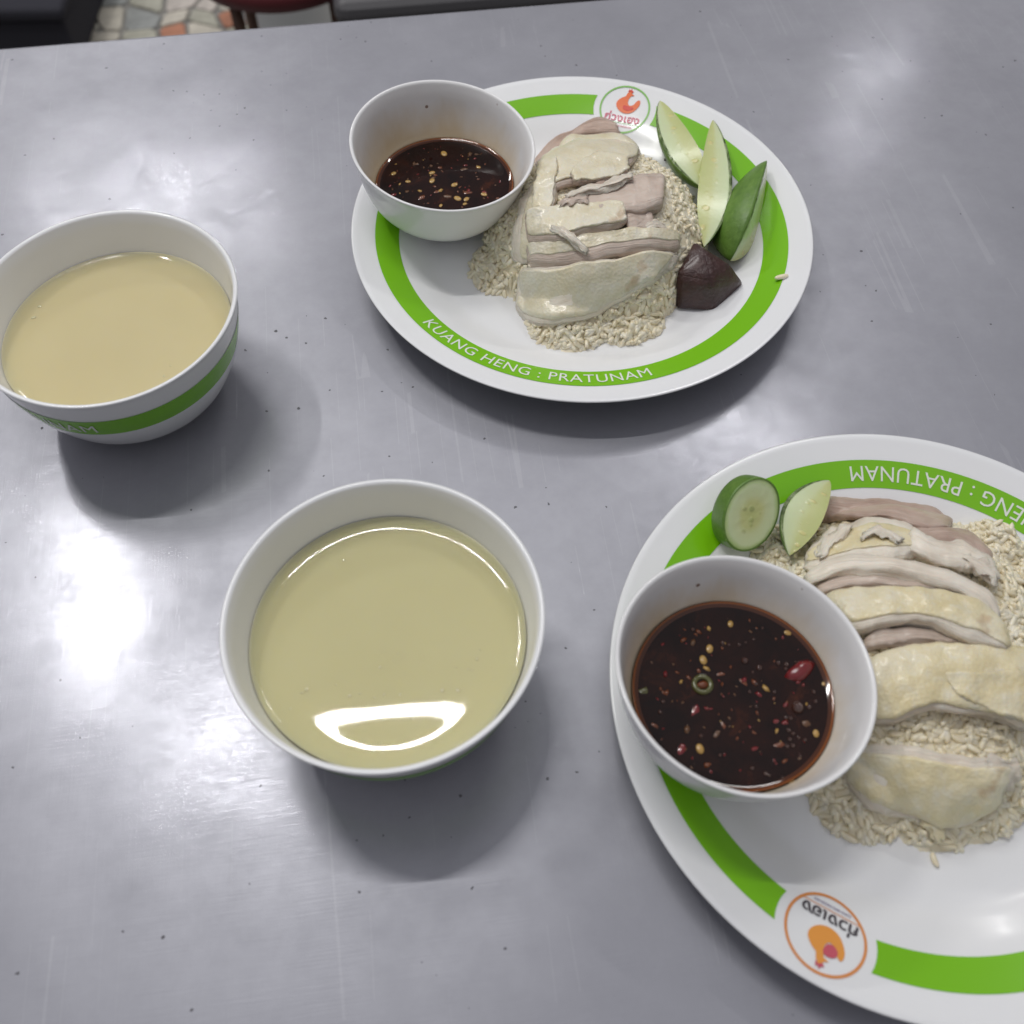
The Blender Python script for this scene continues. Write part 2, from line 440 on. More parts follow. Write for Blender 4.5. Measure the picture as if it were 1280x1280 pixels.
# ------------------------------------------------------------------ things on the floor beyond the table
BLK = Mat('black_plastic', (.033, .033, .042), .75, Specular_IOR_Level=.2).m
MAROON = Mat('maroon_plastic', (.11, .016, .020), .5).m
BRN = Mat('brown_stool_leg', (.16, .09, .06), .5).m
PALE = Mat('pale_plastic', (.82, .86, .88), .4).m
GREYP = Mat('grey_laminate', (.085, .083, .088), .5).m
def stool(label, c, w, d, h, mat, rz, legm, rnd=.02):
    t = empty('stool', (c[0], c[1], GZ + .007)); t.rotation_euler.z = rz
    tag(t, label, 'stool')
    box('seat', (0, 0, h - .0175), (w, d, .035), mat, t, rnd * .8)
    for a in (-1, 1):
        for b in (-1, 1):
            box('leg', (a * (w / 2 - .03), b * (d / 2 - .03), (h - .035) / 2), (.028, .028, h - .0355), legm, t, .004)
    for b in (-1, 1): box('stretcher', (0, b * (d / 2 - .03), .12), (w - .09, .018, .022), legm, t, .003)
    return t
p = at(102, 30, GZ + .06)
t = empty('storage_box', (p.x - .21, p.y + .13, GZ + .007)); t.rotation_euler.z = R(2); tag(t, 'low dark charcoal box lying on the stone floor beyond the table', 'box')
box('body', (0, 0, .05), (.40, .40, .10), BLK, t, .010); box('lid', (0, 0, .1135), (.42, .42, .026), BLK, t, .010)
# round maroon stool on thin legs
pr_ = at(308, -10, GZ + .45)
t = empty('stool', (pr_.x + .02, pr_.y + .125, GZ + .007)); tag(t, 'dark red round stool on thin brown legs beyond the table', 'stool')
obj('seat', lathe('seat', [(0, .405), (.10, .405), (.12, .412), (.125, .425), (.12, .438), (.10, .445), (0, .447)], 48), MAROON, t)
for k in range(4):
    a = R(45 + 90 * k + 8); bm = bmesh.new(); bmesh.ops.create_cone(bm, cap_ends=True, segments=12, radius1=.007, radius2=.008, depth=.405)
    o = obj('leg', from_bm('leg', bm), BRN, t); o.location = (.09 * math.cos(a), .09 * math.sin(a), .2025)
# pale basin
pb = at(335, 14, GZ + .1)
t = empty('basin', (pb.x + .02, pb.y + .10, GZ + .007)); tag(t, 'pale plastic basin on the floor behind the dark red stool', 'basin')
obj('bowl', lathe('bowl', smoothprof([(0, 0), (.07, 0), (.085, .01), (.11, .11), (.118, .115), (.116, .118), (.107, .114), (.08, .014), (0, .008)], 4), 48), PALE, t)
pg = at(690, 2, GZ + .45)
stool('grey laminate stool just past the table edge', (pg.x + .02, pg.y + .19), .62, .34, .45, GREYP, EA, LEGM)

# ------------------------------------------------------------------ plates
PA = Vector((.03686, .41735)); PB = Vector((.16521, .14946))
PROF = [(0, .0048), (.06, .0048), (.078, .0050), (.083, .0060), (.088, .0082), (.094, .0112), (.100, .0138), (.106, .0160), (.1125, .0182), (.119, .0202), (.1235, .0216), (.1245, .0219)]
def plate_z(r): return interp(PROF, r)
UNDER = [(.1252, .0216), (.1249, .0208), (.1235, .0196), (.119, .0178), (.106, .0132), (.094, .0085), (.086, .0048), (.081, .0026), (.0795, .0), (.0770, .0), (.0755, .0022), (.06, .0024), (0, .0024)]
plate_me = lathe('dish', smoothprof(PROF, 4) + UNDER, 160)

def text_bm(txt, size, font_space=1.0, res=3, bold=0.0):
    cu = bpy.data.curves.new('t', 'FONT'); cu.body = txt; cu.size = size; cu.align_x = 'CENTER'; cu.resolution_u = res; cu.space_character = font_space; cu.offset = bold
    o = bpy.data.objects.new('t', cu); COL.objects.link(o); bpy.context.view_layer.update()
    dg = bpy.context.evaluated_depsgraph_get()
    me = bpy.data.meshes.new_from_object(o.evaluated_get(dg)); bpy.data.objects.remove(o)
    bm = bmesh.new(); bm.from_mesh(me); bpy.data.meshes.remove(me)
    bmesh.ops.triangulate(bm, faces=bm.faces)
    for _ in range(3):
        es = [e_ for e_ in bm.edges if e_.calc_length() > size * .35]
        if es: bmesh.ops.subdivide_edges(bm, edges=es, cuts=1)
        bmesh.ops.triangulate(bm, faces=bm.faces)
    return bm
def extent(bm):
    xs = [v.co.x for v in bm.verts]; return min(xs), max(xs)

RL, LOGO_R, GAP = .1062, .0152, .0188      # logo centre radius, ring radius, clearance cut from the band
B_IN, B_OUT = .1000, .1126
def logo_pt(lx, ly, off):                   # local logo coordinates, y outwards, logo at angle 0
    x = RL + ly * LOGO_R; y = -lx * LOGO_R
    r = math.hypot(x, y); return (x, y, plate_z(r) + off)
def logo_poly(bm, pts, off):
    vs = [bm.verts.new(logo_pt(x, y, off)) for x, y in pts]; f = bm.faces.new(vs); f.normal_update(); bmesh.ops.triangulate(bm, faces=[f])
def curve2(pts, n): return [(p.x, p.y) for p in catmull([(a, b, 0) for a, b in pts], n)]

def make_plate(loc, ang, label, colours, mirror=False):
    ringm, henm, wingm, inkm, ink2 = colours
    t = empty('dinner_plate', (loc.x, loc.y, 0)); t.rotation_euler.z = ang
    tag(t, label, 'plate', 'melamine plates with a green printed band')
    obj('dish', plate_me, WHITE, t)
    # green band: a ring with a round bite left clear for the logo (logo at local angle 0)
    v, f = [], []; nr, nt = 6, 200
    for i in range(nr + 1):
        r = B_IN + (B_OUT - B_IN) * i / nr
        c = (r * r + RL * RL - GAP * GAP) / (2 * r * RL); g = math.acos(max(-1, min(1, c)))
        for k in range(nt + 1):
            a = g + (2 * math.pi - 2 * g) * k / nt
            v.append((r * math.cos(a), r * math.sin(a), plate_z(r) + .00022))
    for i in range(nr):
        for k in range(nt):
            a = i * (nt + 1) + k; f.append((a, a + nt + 1, a + nt + 2, a + 1))
    band = obj('green_band', pydata('green_band', v, f), GREEN, t)
    bm = text_bm('KUANG HENG : PRATUNAM', .0098, 1.06)
    x0, x1 = extent(bm); span = R(66.5); k = span / (x1 - x0); xm = (x0 + x1) / 2
    for w in bm.verts:
        a = math.pi + (w.co.x - xm) * k; r = .1096 - w.co.y * 1.0
        w.co = (r * math.cos(a), r * math.sin(a), plate_z(r) + .00045)
    for fc in bm.faces:
        fc.normal_update()
        if fc.normal.z < 0: fc.normal_flip()
    obj('lettering', from_bm('lettering', bm), PRINTW, band, smooth=False)
    # round logo
    v, f = [], []
    for k in range(72):
        a = 2 * math.pi * k / 72
        for q in (.93, 1.0): v.append(logo_pt(q * math.cos(a), q * math.sin(a), .0003))
    f = [(2 * k, 2 * k + 1, (2 * k + 3) % 144, (2 * k + 2) % 144) for k in range(72)]
    lg = obj('logo', pydata('logo', v, f), ringm, t)
    def piece(name, polys, mat, off):
        bm = bmesh.new()
        for q in polys: logo_poly(bm, q, off)
        for fc in bm.faces:
            fc.normal_update()
            if fc.normal.z < 0: fc.normal_flip()
        obj(name, from_bm(name, bm), mat, lg, smooth=False)
    body = curve2([(.03, .76), (-.06, .66), (-.10, .52), (-.24, .42), (-.37, .25), (-.36, .06), (-.20, -.12), (.04, -.20), (.28, -.14), (.45, .04), (.54, .26), (.50, .44), (.40, .40), (.30, .22), (.15, .15), (.06, .26), (.06, .44), (.13, .60), (.11, .72), (.03, .76)], 60)[:-1]
    mx_ = -1 if mirror else 1; body = [(mx_ * x, y) for x, y in body]
    piece('hen_body', [body], henm, .00035)
    wing = curve2([(-.08, .12), (.04, .12), (.22, .10), (.34, .06), (.22, -.06), (.04, -.07), (-.08, .0), (-.08, .12)], 28)[:-1]
    if mirror: wing = curve2([(-.04, .40), (-.10, .22), (-.26, .18), (-.38, .30), (-.34, .44), (-.20, .50), (-.08, .48), (-.04, .40)], 28)[:-1]
    comb = curve2([(-.05, .70), (-.03, .84), (.03, .80), (.06, .88), (.11, .79), (.17, .78), (.11, .70), (.03, .76), (-.05, .70)], 24)[:-1]
    beak = [(.12, .66), (.24, .60), (.12, .57)]
    if mirror: comb = [(-x, y) for x, y in comb]; beak = [(-x, y) for x, y in beak]
    piece('wing', [wing], wingm, .0005); piece('comb', [comb], wingm, .0005); piece('beak', [beak], henm, .0005)
    for txt, size, ly, wid, mt in (('ก่วงเฮง', .0050, -.55, 1.40, inkm), ('KUANG HENG CHICKEN RICE', .0014, -.76, .92, ink2)):
        bm = text_bm(txt, size, bold=size * .022); a0, a1 = extent(bm); ym = 0
        sc = wid / (a1 - a0)
        for w in bm.verts: w.co = logo_pt((w.co.x - (a0 + a1) / 2) * sc, ly + w.co.y * sc * (.85 if wid > 1 else 1.3), .00042)
        for fc in bm.faces:
            fc.normal_update()
            if fc.normal.z < 0: fc.normal_flip()
        obj('logo_lettering', from_bm('logo_lettering', bm), mt, lg, smooth=False)
    piece('rule_line', [[(-.72, -.625), (.72, -.625), (.72, -.605), (-.72, -.605)]], ringm, .0004)
    return t
plateA = make_plate(PA, R(73.8), 'white plate with green ringed hen logo, holding the blood curd and three cucumber wedges', (RING_G, HEN_R, WING_R, INK_R, INK_R))
plateB = make_plate(PB, R(-118.9), 'white plate with orange ringed hen logo and dark lettering, sauce bowl on its rim', (RING_O, HEN_O, WING_M, INK_D, INK_P), True)

# ------------------------------------------------------------------ bowls
SB_OUT = [(.0300, .0), (.0305, .0030), (.0335, .0045), (.0400, .0080), (.0458, .0140), (.0502, .0220), (.0535, .0300), (.0562, .0400), (.0583, .0500), (.0602, .0600)]
SB_RIM = [(.0608, .0612), (.0609, .0618), (.0603, .0621), (.0592, .0619), (.0585, .0610)]
SB_IN = [(.0573, .0550), (.0557, .0480), (.0532, .0380), (.0505, .0290), (.0460, .0195), (.0390, .0110), (.0280, .0066), (.0, .0058)]
def sb_out(z): return interp([(b, a) for a, b in SB_OUT], z)
def sb_in(z): return interp([(b, a) for a, b in SB_IN[::-1]], z)
sb_me = lathe('bowl_shell', [(0, .0022), (.0270, .0022), (.0275, .0)] + smoothprof(SB_OUT, 4) + SB_RIM + smoothprof(SB_IN, 4), 144)
def meniscus(r_edge, level, h=.0017, lc=.0024):
    rs_ = [0] + [r_edge * k / 12 for k in range(1, 10)] + [r_edge - d for d in (.011, .0095, .008, .0068, .0057, .0047, .0038, .003, .0023, .0017, .0011, .0006, .0002, 0)]
    return [(r, level + (h * math.exp(-(r_edge - r) / lc) if r > r_edge * .6 else 0)) for r in sorted(rs_)]
def soup_bowl(c, level, ang, label, blabel, bmat, flecks, h):
    t = empty('soup_bowl', (c[0], c[1], 0)); t.rotation_euler.z = ang
    tag(t, label, 'bowl', 'white bowls of broth')
    obj('bowl_shell', sb_me, WHITE, t)
    v, f = [], []; zs = [.0345 + (.0480 - .0345) * i / 8 for i in range(9)]; n = 160
    for z in zs:
        r = sb_out(z) + .00022
        v += [(r * math.cos(2 * math.pi * k / n), r * math.sin(2 * math.pi * k / n), z) for k in range(n)]
    for i in range(8):
        for k in range(n): f.append((i * n + k, i * n + (k + 1) % n, (i + 1) * n + (k + 1) % n, (i + 1) * n + k))
    band = obj('green_band', pydata('green_band', v, f), GREEN, t)
    bm = text_bm('KUANG HENG : PRATUNAM', .0098, 1.06); x0, x1 = extent(bm)
    for w in bm.verts:           # last letter ends at local angle 0
        a = (w.co.x - x1) / .056; z = .0378 + w.co.y; r = sb_out(z) + .0005
        w.co = (r * math.cos(a), r * math.sin(a), z)
    obj('lettering', from_bm('lettering', bm), PRINTW, band, smooth=False)
    # broth: top with a meniscus climbing the wall, body following the bowl
    re = sb_in(level) - .0001
    prof = meniscus(re, level, h) + [(sb_in(z) - .0003, z) for z in (level - .001, level - .006, .03, .02, .012) if z < level] + [(.02, .0075), (0, .0070)]
    b = empty('broth', (c[0], c[1], 0)); tag(b, blabel, 'broth')
    obj('liquid', lathe('liquid', prof, 144), bmat, b)
    for (px, py, s) in flecks:
        p = at(px, py, level) - Vector((c[0], c[1], 0))
        bm = bmesh.new(); bmesh.ops.create_uvsphere(bm, u_segments=12, v_segments=6, radius=s)
        bmesh.ops.scale(bm, vec=(1, random.uniform(.5, 1), .25), verts=bm.verts)
        o = obj('fat_droplet', from_bm('fat_droplet', bm), FAT, b); o.location = (p.x, p.y, level + .00005); o.rotation_euler.z = random.uniform(0, 3)
    return t, b
S1 = (-.1879, .3170); S2 = (-.0481, .1605)
rf = random.Random(3)
fl2 = [(480, 868, .0009), (450, 867, .0007), (468, 872, .0007), (515, 898, .0008), (573, 863, .0009), (553, 863, .0010), (437, 870, .0007), (383, 862, .0009), (378, 866, .0008), (420, 856, .0005), (500, 868, .0008), (585, 836, .0005), (590, 838, .0006), (570, 834, .0006), (475, 834, .0008), (492, 826, .0005), (497, 817, .0005), (596, 824, .0007), (600, 812, .0005), (363, 886, .0006), (640, 732, .0010), (430, 700, .0006), (587, 683, .0006), (617, 850, .0005)]
soup_bowl(S1, .0400, R(-88), 'white soup bowl of cloudy tan broth with lettering on its green band', 'cloudy tan broth with a floating skin scrap', BROTH_T, [(42, 397, .0013), (49, 383, .0010), (205, 470, .0007), (213, 457, .0006)], .0013)
soup_bowl(S2, .0415, R(150), 'white soup bowl of clear yellow broth standing by itself on bare steel', 'clear yellow broth with bright lamp reflections and tiny fat droplets', BROTH_Y, fl2, .0019)

# sauce bowls rest tilted, half on the plate's sloping rim
CB_H = .0460
CB_OUT = [(.0225, .0), (.0232, .0020), (.0270, .0040), (.0335, .0085), (.0395, .0160), (.0433, .0250), (.0459, .0340), (.0477, .0425)]
CB_RIM = [(.0486, .0450), (.0489, .0456), (.0485, .0460), (.0475, .0458), (.0468, .0448)]
CB_IN = [(.0453, .0400), (.0432, .0315), (.0402, .0230), (.0350, .0135), (.0262, .0070), (.0, .0050)]
cb_me = lathe('bowl_shell', [(0, .0016), (.0190, .0016), (.0194, .0)] + smoothprof(CB_OUT, 4) + CB_RIM + smoothprof(CB_IN, 4), 128)
n_in = 128
att = cb_me.attributes.new('inside', 'FLOAT', 'POINT')
vals = []
start_in = 1 + 128 * (2 + len(CB_OUT) * 4 + len(CB_RIM))
for i in range(len(cb_me.vertices)): vals.append(1.0 if i >= start_in else 0.0)
att.data.foreach_set('value', vals)
def cup_wall(z): return interp([(b, a) for a, b in CB_IN[::-1]], z)

def sauce_bowl(rim_c, n, level, label, slabel, bits, flakes=110):
    up = Vector((-n[0], -n[1], 1)).normalized()
    rot = Vector((0, 0, 1)).rotation_difference(up)
    base = Vector(rim_c) - up * CB_H
    t = empty('sauce_bowl', base, rot); tag(t, label, 'bowl', 'white sauce bowls')
    obj('bowl_shell', cb_me, CUPWHITE, t)
    # level liquid inside the tilted wall: the edge is found by walking outwards in each direction
    axis0 = base
    h = (level - base.z) / up.z; cc = base + up * h; cc.z = level
    inv = rot.inverted()
    def inside(p):
        q = inv @ (p - base); return math.hypot(q.x, q.y) < cup_wall(q.z)
    N = 120; edge = []
    for k in range(N):
        d = Vector((math.cos(2 * math.pi * k / N), math.sin(2 * math.pi * k / N), 0)); lo, hi = 0, .06
        for _ in range(24):
            m_ = (lo + hi) / 2
            if inside(cc + d * m_): lo = m_
            else: hi = m_
        edge.append((d, lo))
    b = empty('dipping_sauce', cc); tag(b, slabel, 'sauce')
    dist = [.0001, .0005, .001, .0016, .0024, .0034, .0046, .006, .008, .011]
    v, f = [], []
    for d_ in dist:
        for d, L in edge: v.append(tuple(d * (L - d_) + Vector((0, 0, .0013 * math.exp(-d_ / .0021)))))
    for k_ in (.6, .4, .2):
        for d, L in edge: v.append(tuple(d * L * k_))
    rings = len(dist) + 3
    for i in range(rings - 1):
        for k in range(N): f.append((i * N + k, i * N + (k + 1) % N, (i + 1) * N + (k + 1) % N, (i + 1) * N + k))
    v.append((0, 0, 0)); ci = len(v) - 1
    for k in range(N): f.append(((rings - 1) * N + k, (rings - 1) * N + (k + 1) % N, ci))
    # underside skirt so that the sauce is a body, not a sheet
    s0 = len(v)
    for d, L in edge: v.append(tuple(d * (L - .006) + Vector((0, 0, -.008))))
    for k in range(N): f.append((k, s0 + k, s0 + (k + 1) % N, (k + 1) % N))
    f.append(tuple(s0 + k for k in range(N)))
    me = pydata('liquid', v, f); me.materials.append(SAUCE); me.materials.append(SAUCE_EDGE); me.materials.append(SAUCE_MID)
    mi = [1 if (i // N) < 2 else 2 if (i // N) < 4 else 0 for i in range(len(me.polygons))]
    me.polygons.foreach_set('material_index', mi)
    obj('liquid', me, SAUCE, b)
    def put(name, px, py, shape, mat, size, z=.0002, rz=None):
        p = at(px, py, level) - cc
        bm = bmesh.new()
        if shape == 'seed':
            bmesh.ops.create_uvsphere(bm, u_segments=12, v_segments=7, radius=1); bmesh.ops.scale(bm, vec=(size, size * .72, size * .3), verts=bm.verts)
        elif shape == 'bubble':
            bmesh.ops.create_uvsphere(bm, u_segments=14, v_segments=8, radius=size)
            bmesh.ops.delete(bm, geom=[w for w in bm.verts if w.co.z < -size * .3], context='VERTS')
        elif shape == 'ring':
            r_ = lathe('x', [(size * .55, -.0006), (size, -.0006), (size * 1.02, .0003), (size * .9, .0009), (size * .62, .0009), (size * .52, .0003), (size * .55, -.0006)], 24); bm.from_mesh(r_); bpy.data.meshes.remove(r_)
        elif shape == 'chunk':
            bmesh.ops.create_icosphere(bm, subdivisions=2, radius=1)
            sd = random.random() * 50
            for w in bm.verts: w.co = Vector((w.co.x * size, w.co.y * size * .55, w.co.z * size * .42)) * (1 + .45 * noise.noise(w.co * 1.3 + Vector((sd, 0, 0))))
        o = obj(name, from_bm(name, bm), mat, b); o.location = (p.x, p.y, z - (size * .14 if shape == 'chunk' else size * .12 if shape == 'seed' else 0)); o.rotation_euler.z = random.uniform(0, 3.1) if rz is None else rz
    for it in bits: put(*it)
    rk = random.Random(int(level * 1e5))
    for _ in range(flakes):          # flakes of chilli, garlic and ginger just under or at the surface
        d, L = rk.choice(edge); q = cc + d * (L - .003) * math.sqrt(rk.random()) * .97
        bm = bmesh.new(); bmesh.ops.create_icosphere(bm, subdivisions=1, radius=1); sz = rk.uniform(.0004, .0010) if rk.random() < .7 else rk.uniform(.0010, .0021); sd = rk.random() * 40
        for w in bm.verts: w.co = Vector((w.co.x * sz, w.co.y * sz * .6, w.co.z * sz * .35)) * (1 + .5 * noise.noise(w.co + Vector((sd, 0, 0))))
        o = obj('spice_flake', from_bm('spice_flake', bm), rk.choice([GINGER, CHIL_O, CHIL_O, CHIL_R, CHIL_O, GINGER, SEED, CHIL_R]), b); o.location = (q.x - cc.x, q.y - cc.y, -sz * .12); o.rotation_euler.z = rk.uniform(0, 6)
    return t, b
random.seed(11)
bitsB = [('chilli_seed', 887, 811, 'seed', SEED, .0020), ('chilli_seed', 879, 825, 'seed', SEED, .0021), ('chilli_seed', 985, 791, 'seed', SEED, .0019), ('chilli_seed', 913, 780, 'seed', SEED, .0016),
         ('chilli_seed', 1020, 917, 'seed', SEED, .0017), ('chilli_seed', 875, 936, 'seed', SEED, .0021), ('chilli_seed', 989, 977, 'seed', SEED, .0016), ('chilli_seed', 1030, 855, 'seed', SEED, .0015),
         ('chilli_ring', 878, 856, 'ring', CHIL_G, .0042, .0002), ('chilli_pulp', 878, 856, 'chunk', CHIL_O, .0030, .0001),
         ('red_chilli_piece', 1000, 839, 'chunk', CHIL_R, .0065, .0006, .55), ('red_chilli_piece', 869, 889, 'chunk', CHIL_R, .0042, -.0009, 1.2), ('red_chilli_piece', 851, 936, 'chunk', CHIL_R, .0040, -.0006, 1.4),
         ('green_chilli_piece', 806, 864, 'chunk', CHIL_G, .0050, -.0010, .25), ('orange_pulp', 818, 908, 'chunk', CHIL_O, .0038, -.0006), ('orange_pulp', 904, 905, 'chunk', CHIL_O, .0042, -.0010),
         ('orange_pulp', 926, 850, 'chunk', CHIL_O, .0045, -.0010, -.8), ('orange_pulp', 900, 843, 'chunk', CHIL_O, .0030, -.0007), ('orange_pulp', 975, 932, 'chunk', CHIL_O, .0035, -.0007), ('ginger_crumb', 940, 878, 'chunk', GINGER, .0042, -.0010),
         ('ginger_crumb', 945, 822, 'chunk', GINGER, .0045, -.0012), ('ginger_crumb', 1010, 905, 'chunk', GINGER, .0040, -.0008), ('ginger_crumb', 814, 823, 'chunk', GINGER, .0040, -.0010), ('ginger_crumb', 965, 848, 'chunk', GINGER, .0050, -.0014), ('ginger_crumb', 897, 918, 'chunk', GINGER, .0032, -.0008)]
for (x, y, s) in [(866, 787, .0010), (903, 804, .0011), (911, 806, .0008), (924, 806, .0008), (931, 826, .0016), (949, 835, .0014), (973, 829, .0010), (983, 831, .0012), (982, 836, .0009), (941, 840, .0007), (945, 855, .0009), (937, 865, .0008), (968, 865, .0008), (997, 885, .0028), (1011, 884, .0012), (1017, 865, .0010), (1019, 877, .0009), (982, 897, .0009), (988, 898, .0009), (986, 913, .0010), (991, 917, .0010), (987, 924, .0010), (991, 932, .0010), (984, 933, .0009), (1006, 925, .0009), (998, 922, .0008), (876, 920, .0010), (829, 877, .0010), (825, 890, .0010), (940, 960, .0009), (957, 967, .0010), (961, 969, .0008), (900, 944, .0008), (932, 803, .0006), (953, 785, .0007), (942, 799, .0007), (1000, 945, .0008), (945, 883, .0008), (978, 972, .0007)]:
    bitsB.append(('bubble', x, y, 'bubble', BUB, s * .9, -.0001))
sauce_bowl((.0867, .1412, .0591), (-.094, -.060), .0340, 'white sauce bowl tipped on the plate rim, its dark sauce full of bubbles and seeds', 'dark chilli soy sauce with bubbles, a green chilli ring and red chilli pieces', bitsB)
bitsA = []
for (x, y, s) in [(555, 192, .0024), (540, 216, .0019), (540, 226, .0021), (568, 231, .0021), (492, 217, .0018), (510, 227, .0016), (572, 248, .0024), (583, 249, .0019), (605, 243, .0019), (581, 255, .0013), (551, 257, .0013), (598, 209, .0015)]:
    bitsA.append(('chilli_seed', x, y, 'seed', SEED, s))
for (x, y, s, mt) in [(586, 240, .0045, CHIL_O), (545, 240, .0045, CHIL_O), (605, 240, .0040, CHIL_R), (520, 205, .0040, GINGER), (580, 212, .0040, GINGER), (525, 247, .0045, CHIL_O), (625, 225, .0035, CHIL_R), (560, 245, .0040, GINGER)]:
    bitsA.append(('chilli_piece', x, y, 'chunk', mt, s, -.0009))
sauce_bowl((-.0374, .4362, .0564), (-.103, .054), .0288, 'white sauce bowl on the plate that also holds the blood curd', 'glossy dark chilli sauce with scattered pale seeds, half filling its bowl', bitsA)

# ------------------------------------------------------------------ rice heaps
def make_field(c, pc, rx, ry, hh, p, seed, extra=None, pw=.62):
    def h(x, y):
        r = math.hypot(x - pc.x, y - pc.y); z = plate_z(min(r, .124))
        a = math.atan2((y - c[1]) / ry, (x - c[0]) / rx)
        d = math.hypot((x - c[0]) / rx, (y - c[1]) / ry)
        d *= 1 + .07 * noise.noise(Vector((math.cos(a) * 2.2, math.sin(a) * 2.2, seed)))
        top = 0
        if d < 1: top = hh * (1 - d ** p) ** pw
        if extra:
            for (ex, ey, er, eh) in extra:
                q = math.hypot(x - ex, y - ey) / er
                if q < 1: top = max(top, eh * (1 - q ** 2) ** .8)
        if top > 0: top += .0012 * noise.noise(Vector((x * 130, y * 130, seed))) * min(1, top / .008)
        return z + top
    return h
hA = make_field((.045, .416), PA, .0600, .0640, .0375, 3.0, 1.7, [(-.004, .397, .020, .010), (.030, .362, .024, .011), (.058, .364, .022, .009)])
hB = make_field((.172, .166), PB, .066, .073, .0270, 2.4, 5.1, [(.140, .113, .022, .010), (.166, .110, .022, .012), (.214, .217, .016, .010), (.228, .196, .018, .012), (.125, .212, .018, .007)])

GN, GS = 7, 6
gv = []
for i in range(GN):
    tt = -1 + 2 * i / (GN - 1); rr = math.sqrt(max(0, 1 - abs(tt) ** 2.4))
    if i in (0, GN - 1): gv.append((tt, 0, 0)); continue
    for k in range(GS): gv.append((tt, rr * math.cos(2 * math.pi * k / GS), rr * math.sin(2 * math.pi * k / GS)))
gv = np.array(gv); gf = []
for k in range(GS): gf.append((0, 1 + (k + 1) % GS, 1 + k))
for i in range(GN - 3):
    for k in range(GS):
        a = 1 + i * GS; b = a + GS
        gf += [(a + k, a + (k + 1) % GS, b + (k + 1) % GS), (a + k, b + (k + 1) % GS, b + k)]
last = len(gv) - 1; a = 1 + (GN - 3) * GS
for k in range(GS): gf.append((a + k, a + (k + 1) % GS, last))
gf = np.array(gf)
def rice(name, label, h, c, rx, ry, n, seed, smear=None, keep=None):
    rg = np.random.default_rng(seed); V, Fc = [], []; cnt = 0; tries = 0
    while cnt < n and tries < n * 8:
        tries += 1
        x = c[0] + rg.uniform(-1.12, 1.12) * rx; y = c[1] + rg.uniform(-1.12, 1.12) * ry
        r = math.hypot(x - h.pc.x, y - h.pc.y)
        if r > .118: continue
        base = plate_z(r); z = h(x, y)
        d = math.hypot((x - c[0]) / rx, (y - c[1]) / ry)
        if z - base < .0006 and (r > .088 or not (rg.random() < .035 * max(0, 1.25 - d))): continue
        if keep and not keep(x, y): continue
        e_ = .0015
        nrm = np.array([h(x - e_, y) - h(x + e_, y), h(x, y - e_) - h(x, y + e_), 2 * e_ * 1.3]); nrm /= np.linalg.norm(nrm)
        t_ = rg.normal(size=3); t_ -= nrm * (t_ @ nrm) * rg.uniform(.45, 1.0); t_ /= np.linalg.norm(t_)
        s_ = np.cross(nrm, t_); s_ /= np.linalg.norm(s_); n2 = np.cross(t_, s_)
        L = rg.uniform(.0032, .0045); w = rg.uniform(.00118, .00155)
        bend = rg.uniform(-.25, .25) * w
        P = gv * [L, w, w * .85]; P[:, 1] += bend * (1 - gv[:, 0] ** 2) * 2
        pos = np.array([x, y, max(z - rg.uniform(-.0004, .0016), base + w * .8)])
        V.append(P[:, :1] * t_ + P[:, 1:2] * s_ + P[:, 2:] * n2 + pos); Fc.append(gf + cnt * len(gv)); cnt += 1
    # the packed inside of the heap
    N = 64; core_v, core_f = [], []
    off = cnt * len(gv)
    idx = -np.ones((N, N), int); k = off
    for i in range(N):
        for j in range(N):
            x = c[0] + (-1.25 + 2.5 * i / (N - 1)) * rx; y = c[1] + (-1.25 + 2.5 * j / (N - 1)) * ry
            r = math.hypot(x - h.pc.x, y - h.pc.y)
            core_v.append((x, y, h(x, y) - (smear(x, y) if smear and h(x, y) > plate_z(r) + .004 else .0007) if r < .12 else plate_z(.12) - .003)); idx[i, j] = k; k += 1
    for i in range(N - 1):
        for j in range(N - 1):
            q = (idx[i, j], idx[i + 1, j], idx[i + 1, j + 1], idx[i, j + 1])
            zs = [core_v[w - off] for w in q]
            if all(z[2] - plate_z(min(.12, math.hypot(z[0] - h.pc.x, z[1] - h.pc.y))) < -.0005 for z in zs): continue
            core_f.append((q[0], q[1], q[2])); core_f.append((q[0], q[2], q[3]))
    V = np.concatenate(V + [np.array(core_v)]); Fc = np.concatenate(Fc + [np.array(core_f)])
    me = bpy.data.meshes.new(name); me.vertices.add(len(V)); me.vertices.foreach_set('co', V.astype(np.float32).ravel())
    me.loops.add(Fc.size); me.loops.foreach_set('vertex_index', Fc.astype(np.int32).ravel())
    me.polygons.add(len(Fc)); me.polygons.foreach_set('loop_start', np.arange(0, Fc.size, 3, dtype=np.int32)); me.polygons.foreach_set('loop_total', np.full(len(Fc), 3, np.int32))
    me.update(); me.validate()
    o = obj(name, me, RICE); tag(o, label, 'rice', None, 'stuff'); return o
class Field:
    def __init__(s, f, pc): s.f, s.pc = f, pc
    def __call__(s, x, y): return s.f(x, y)
hA = Field(hA, PA); hB = Field(hB, PB)
rice('rice', 'domed heap of oily rice beside the blood curd and cucumber wedges', hA, (.044, .413), .0605, .0655, 3600, 21, smear=lambda x, y: .0012 - .0017 * min(1, max(0, (x - .052) / .02)) * min(1, max(0, (y - .375) / .02)))
rice('rice', 'wide heap of oily rice under the long fanned chicken slices', hB, (.172, .166), .066, .078, 3600, 22)

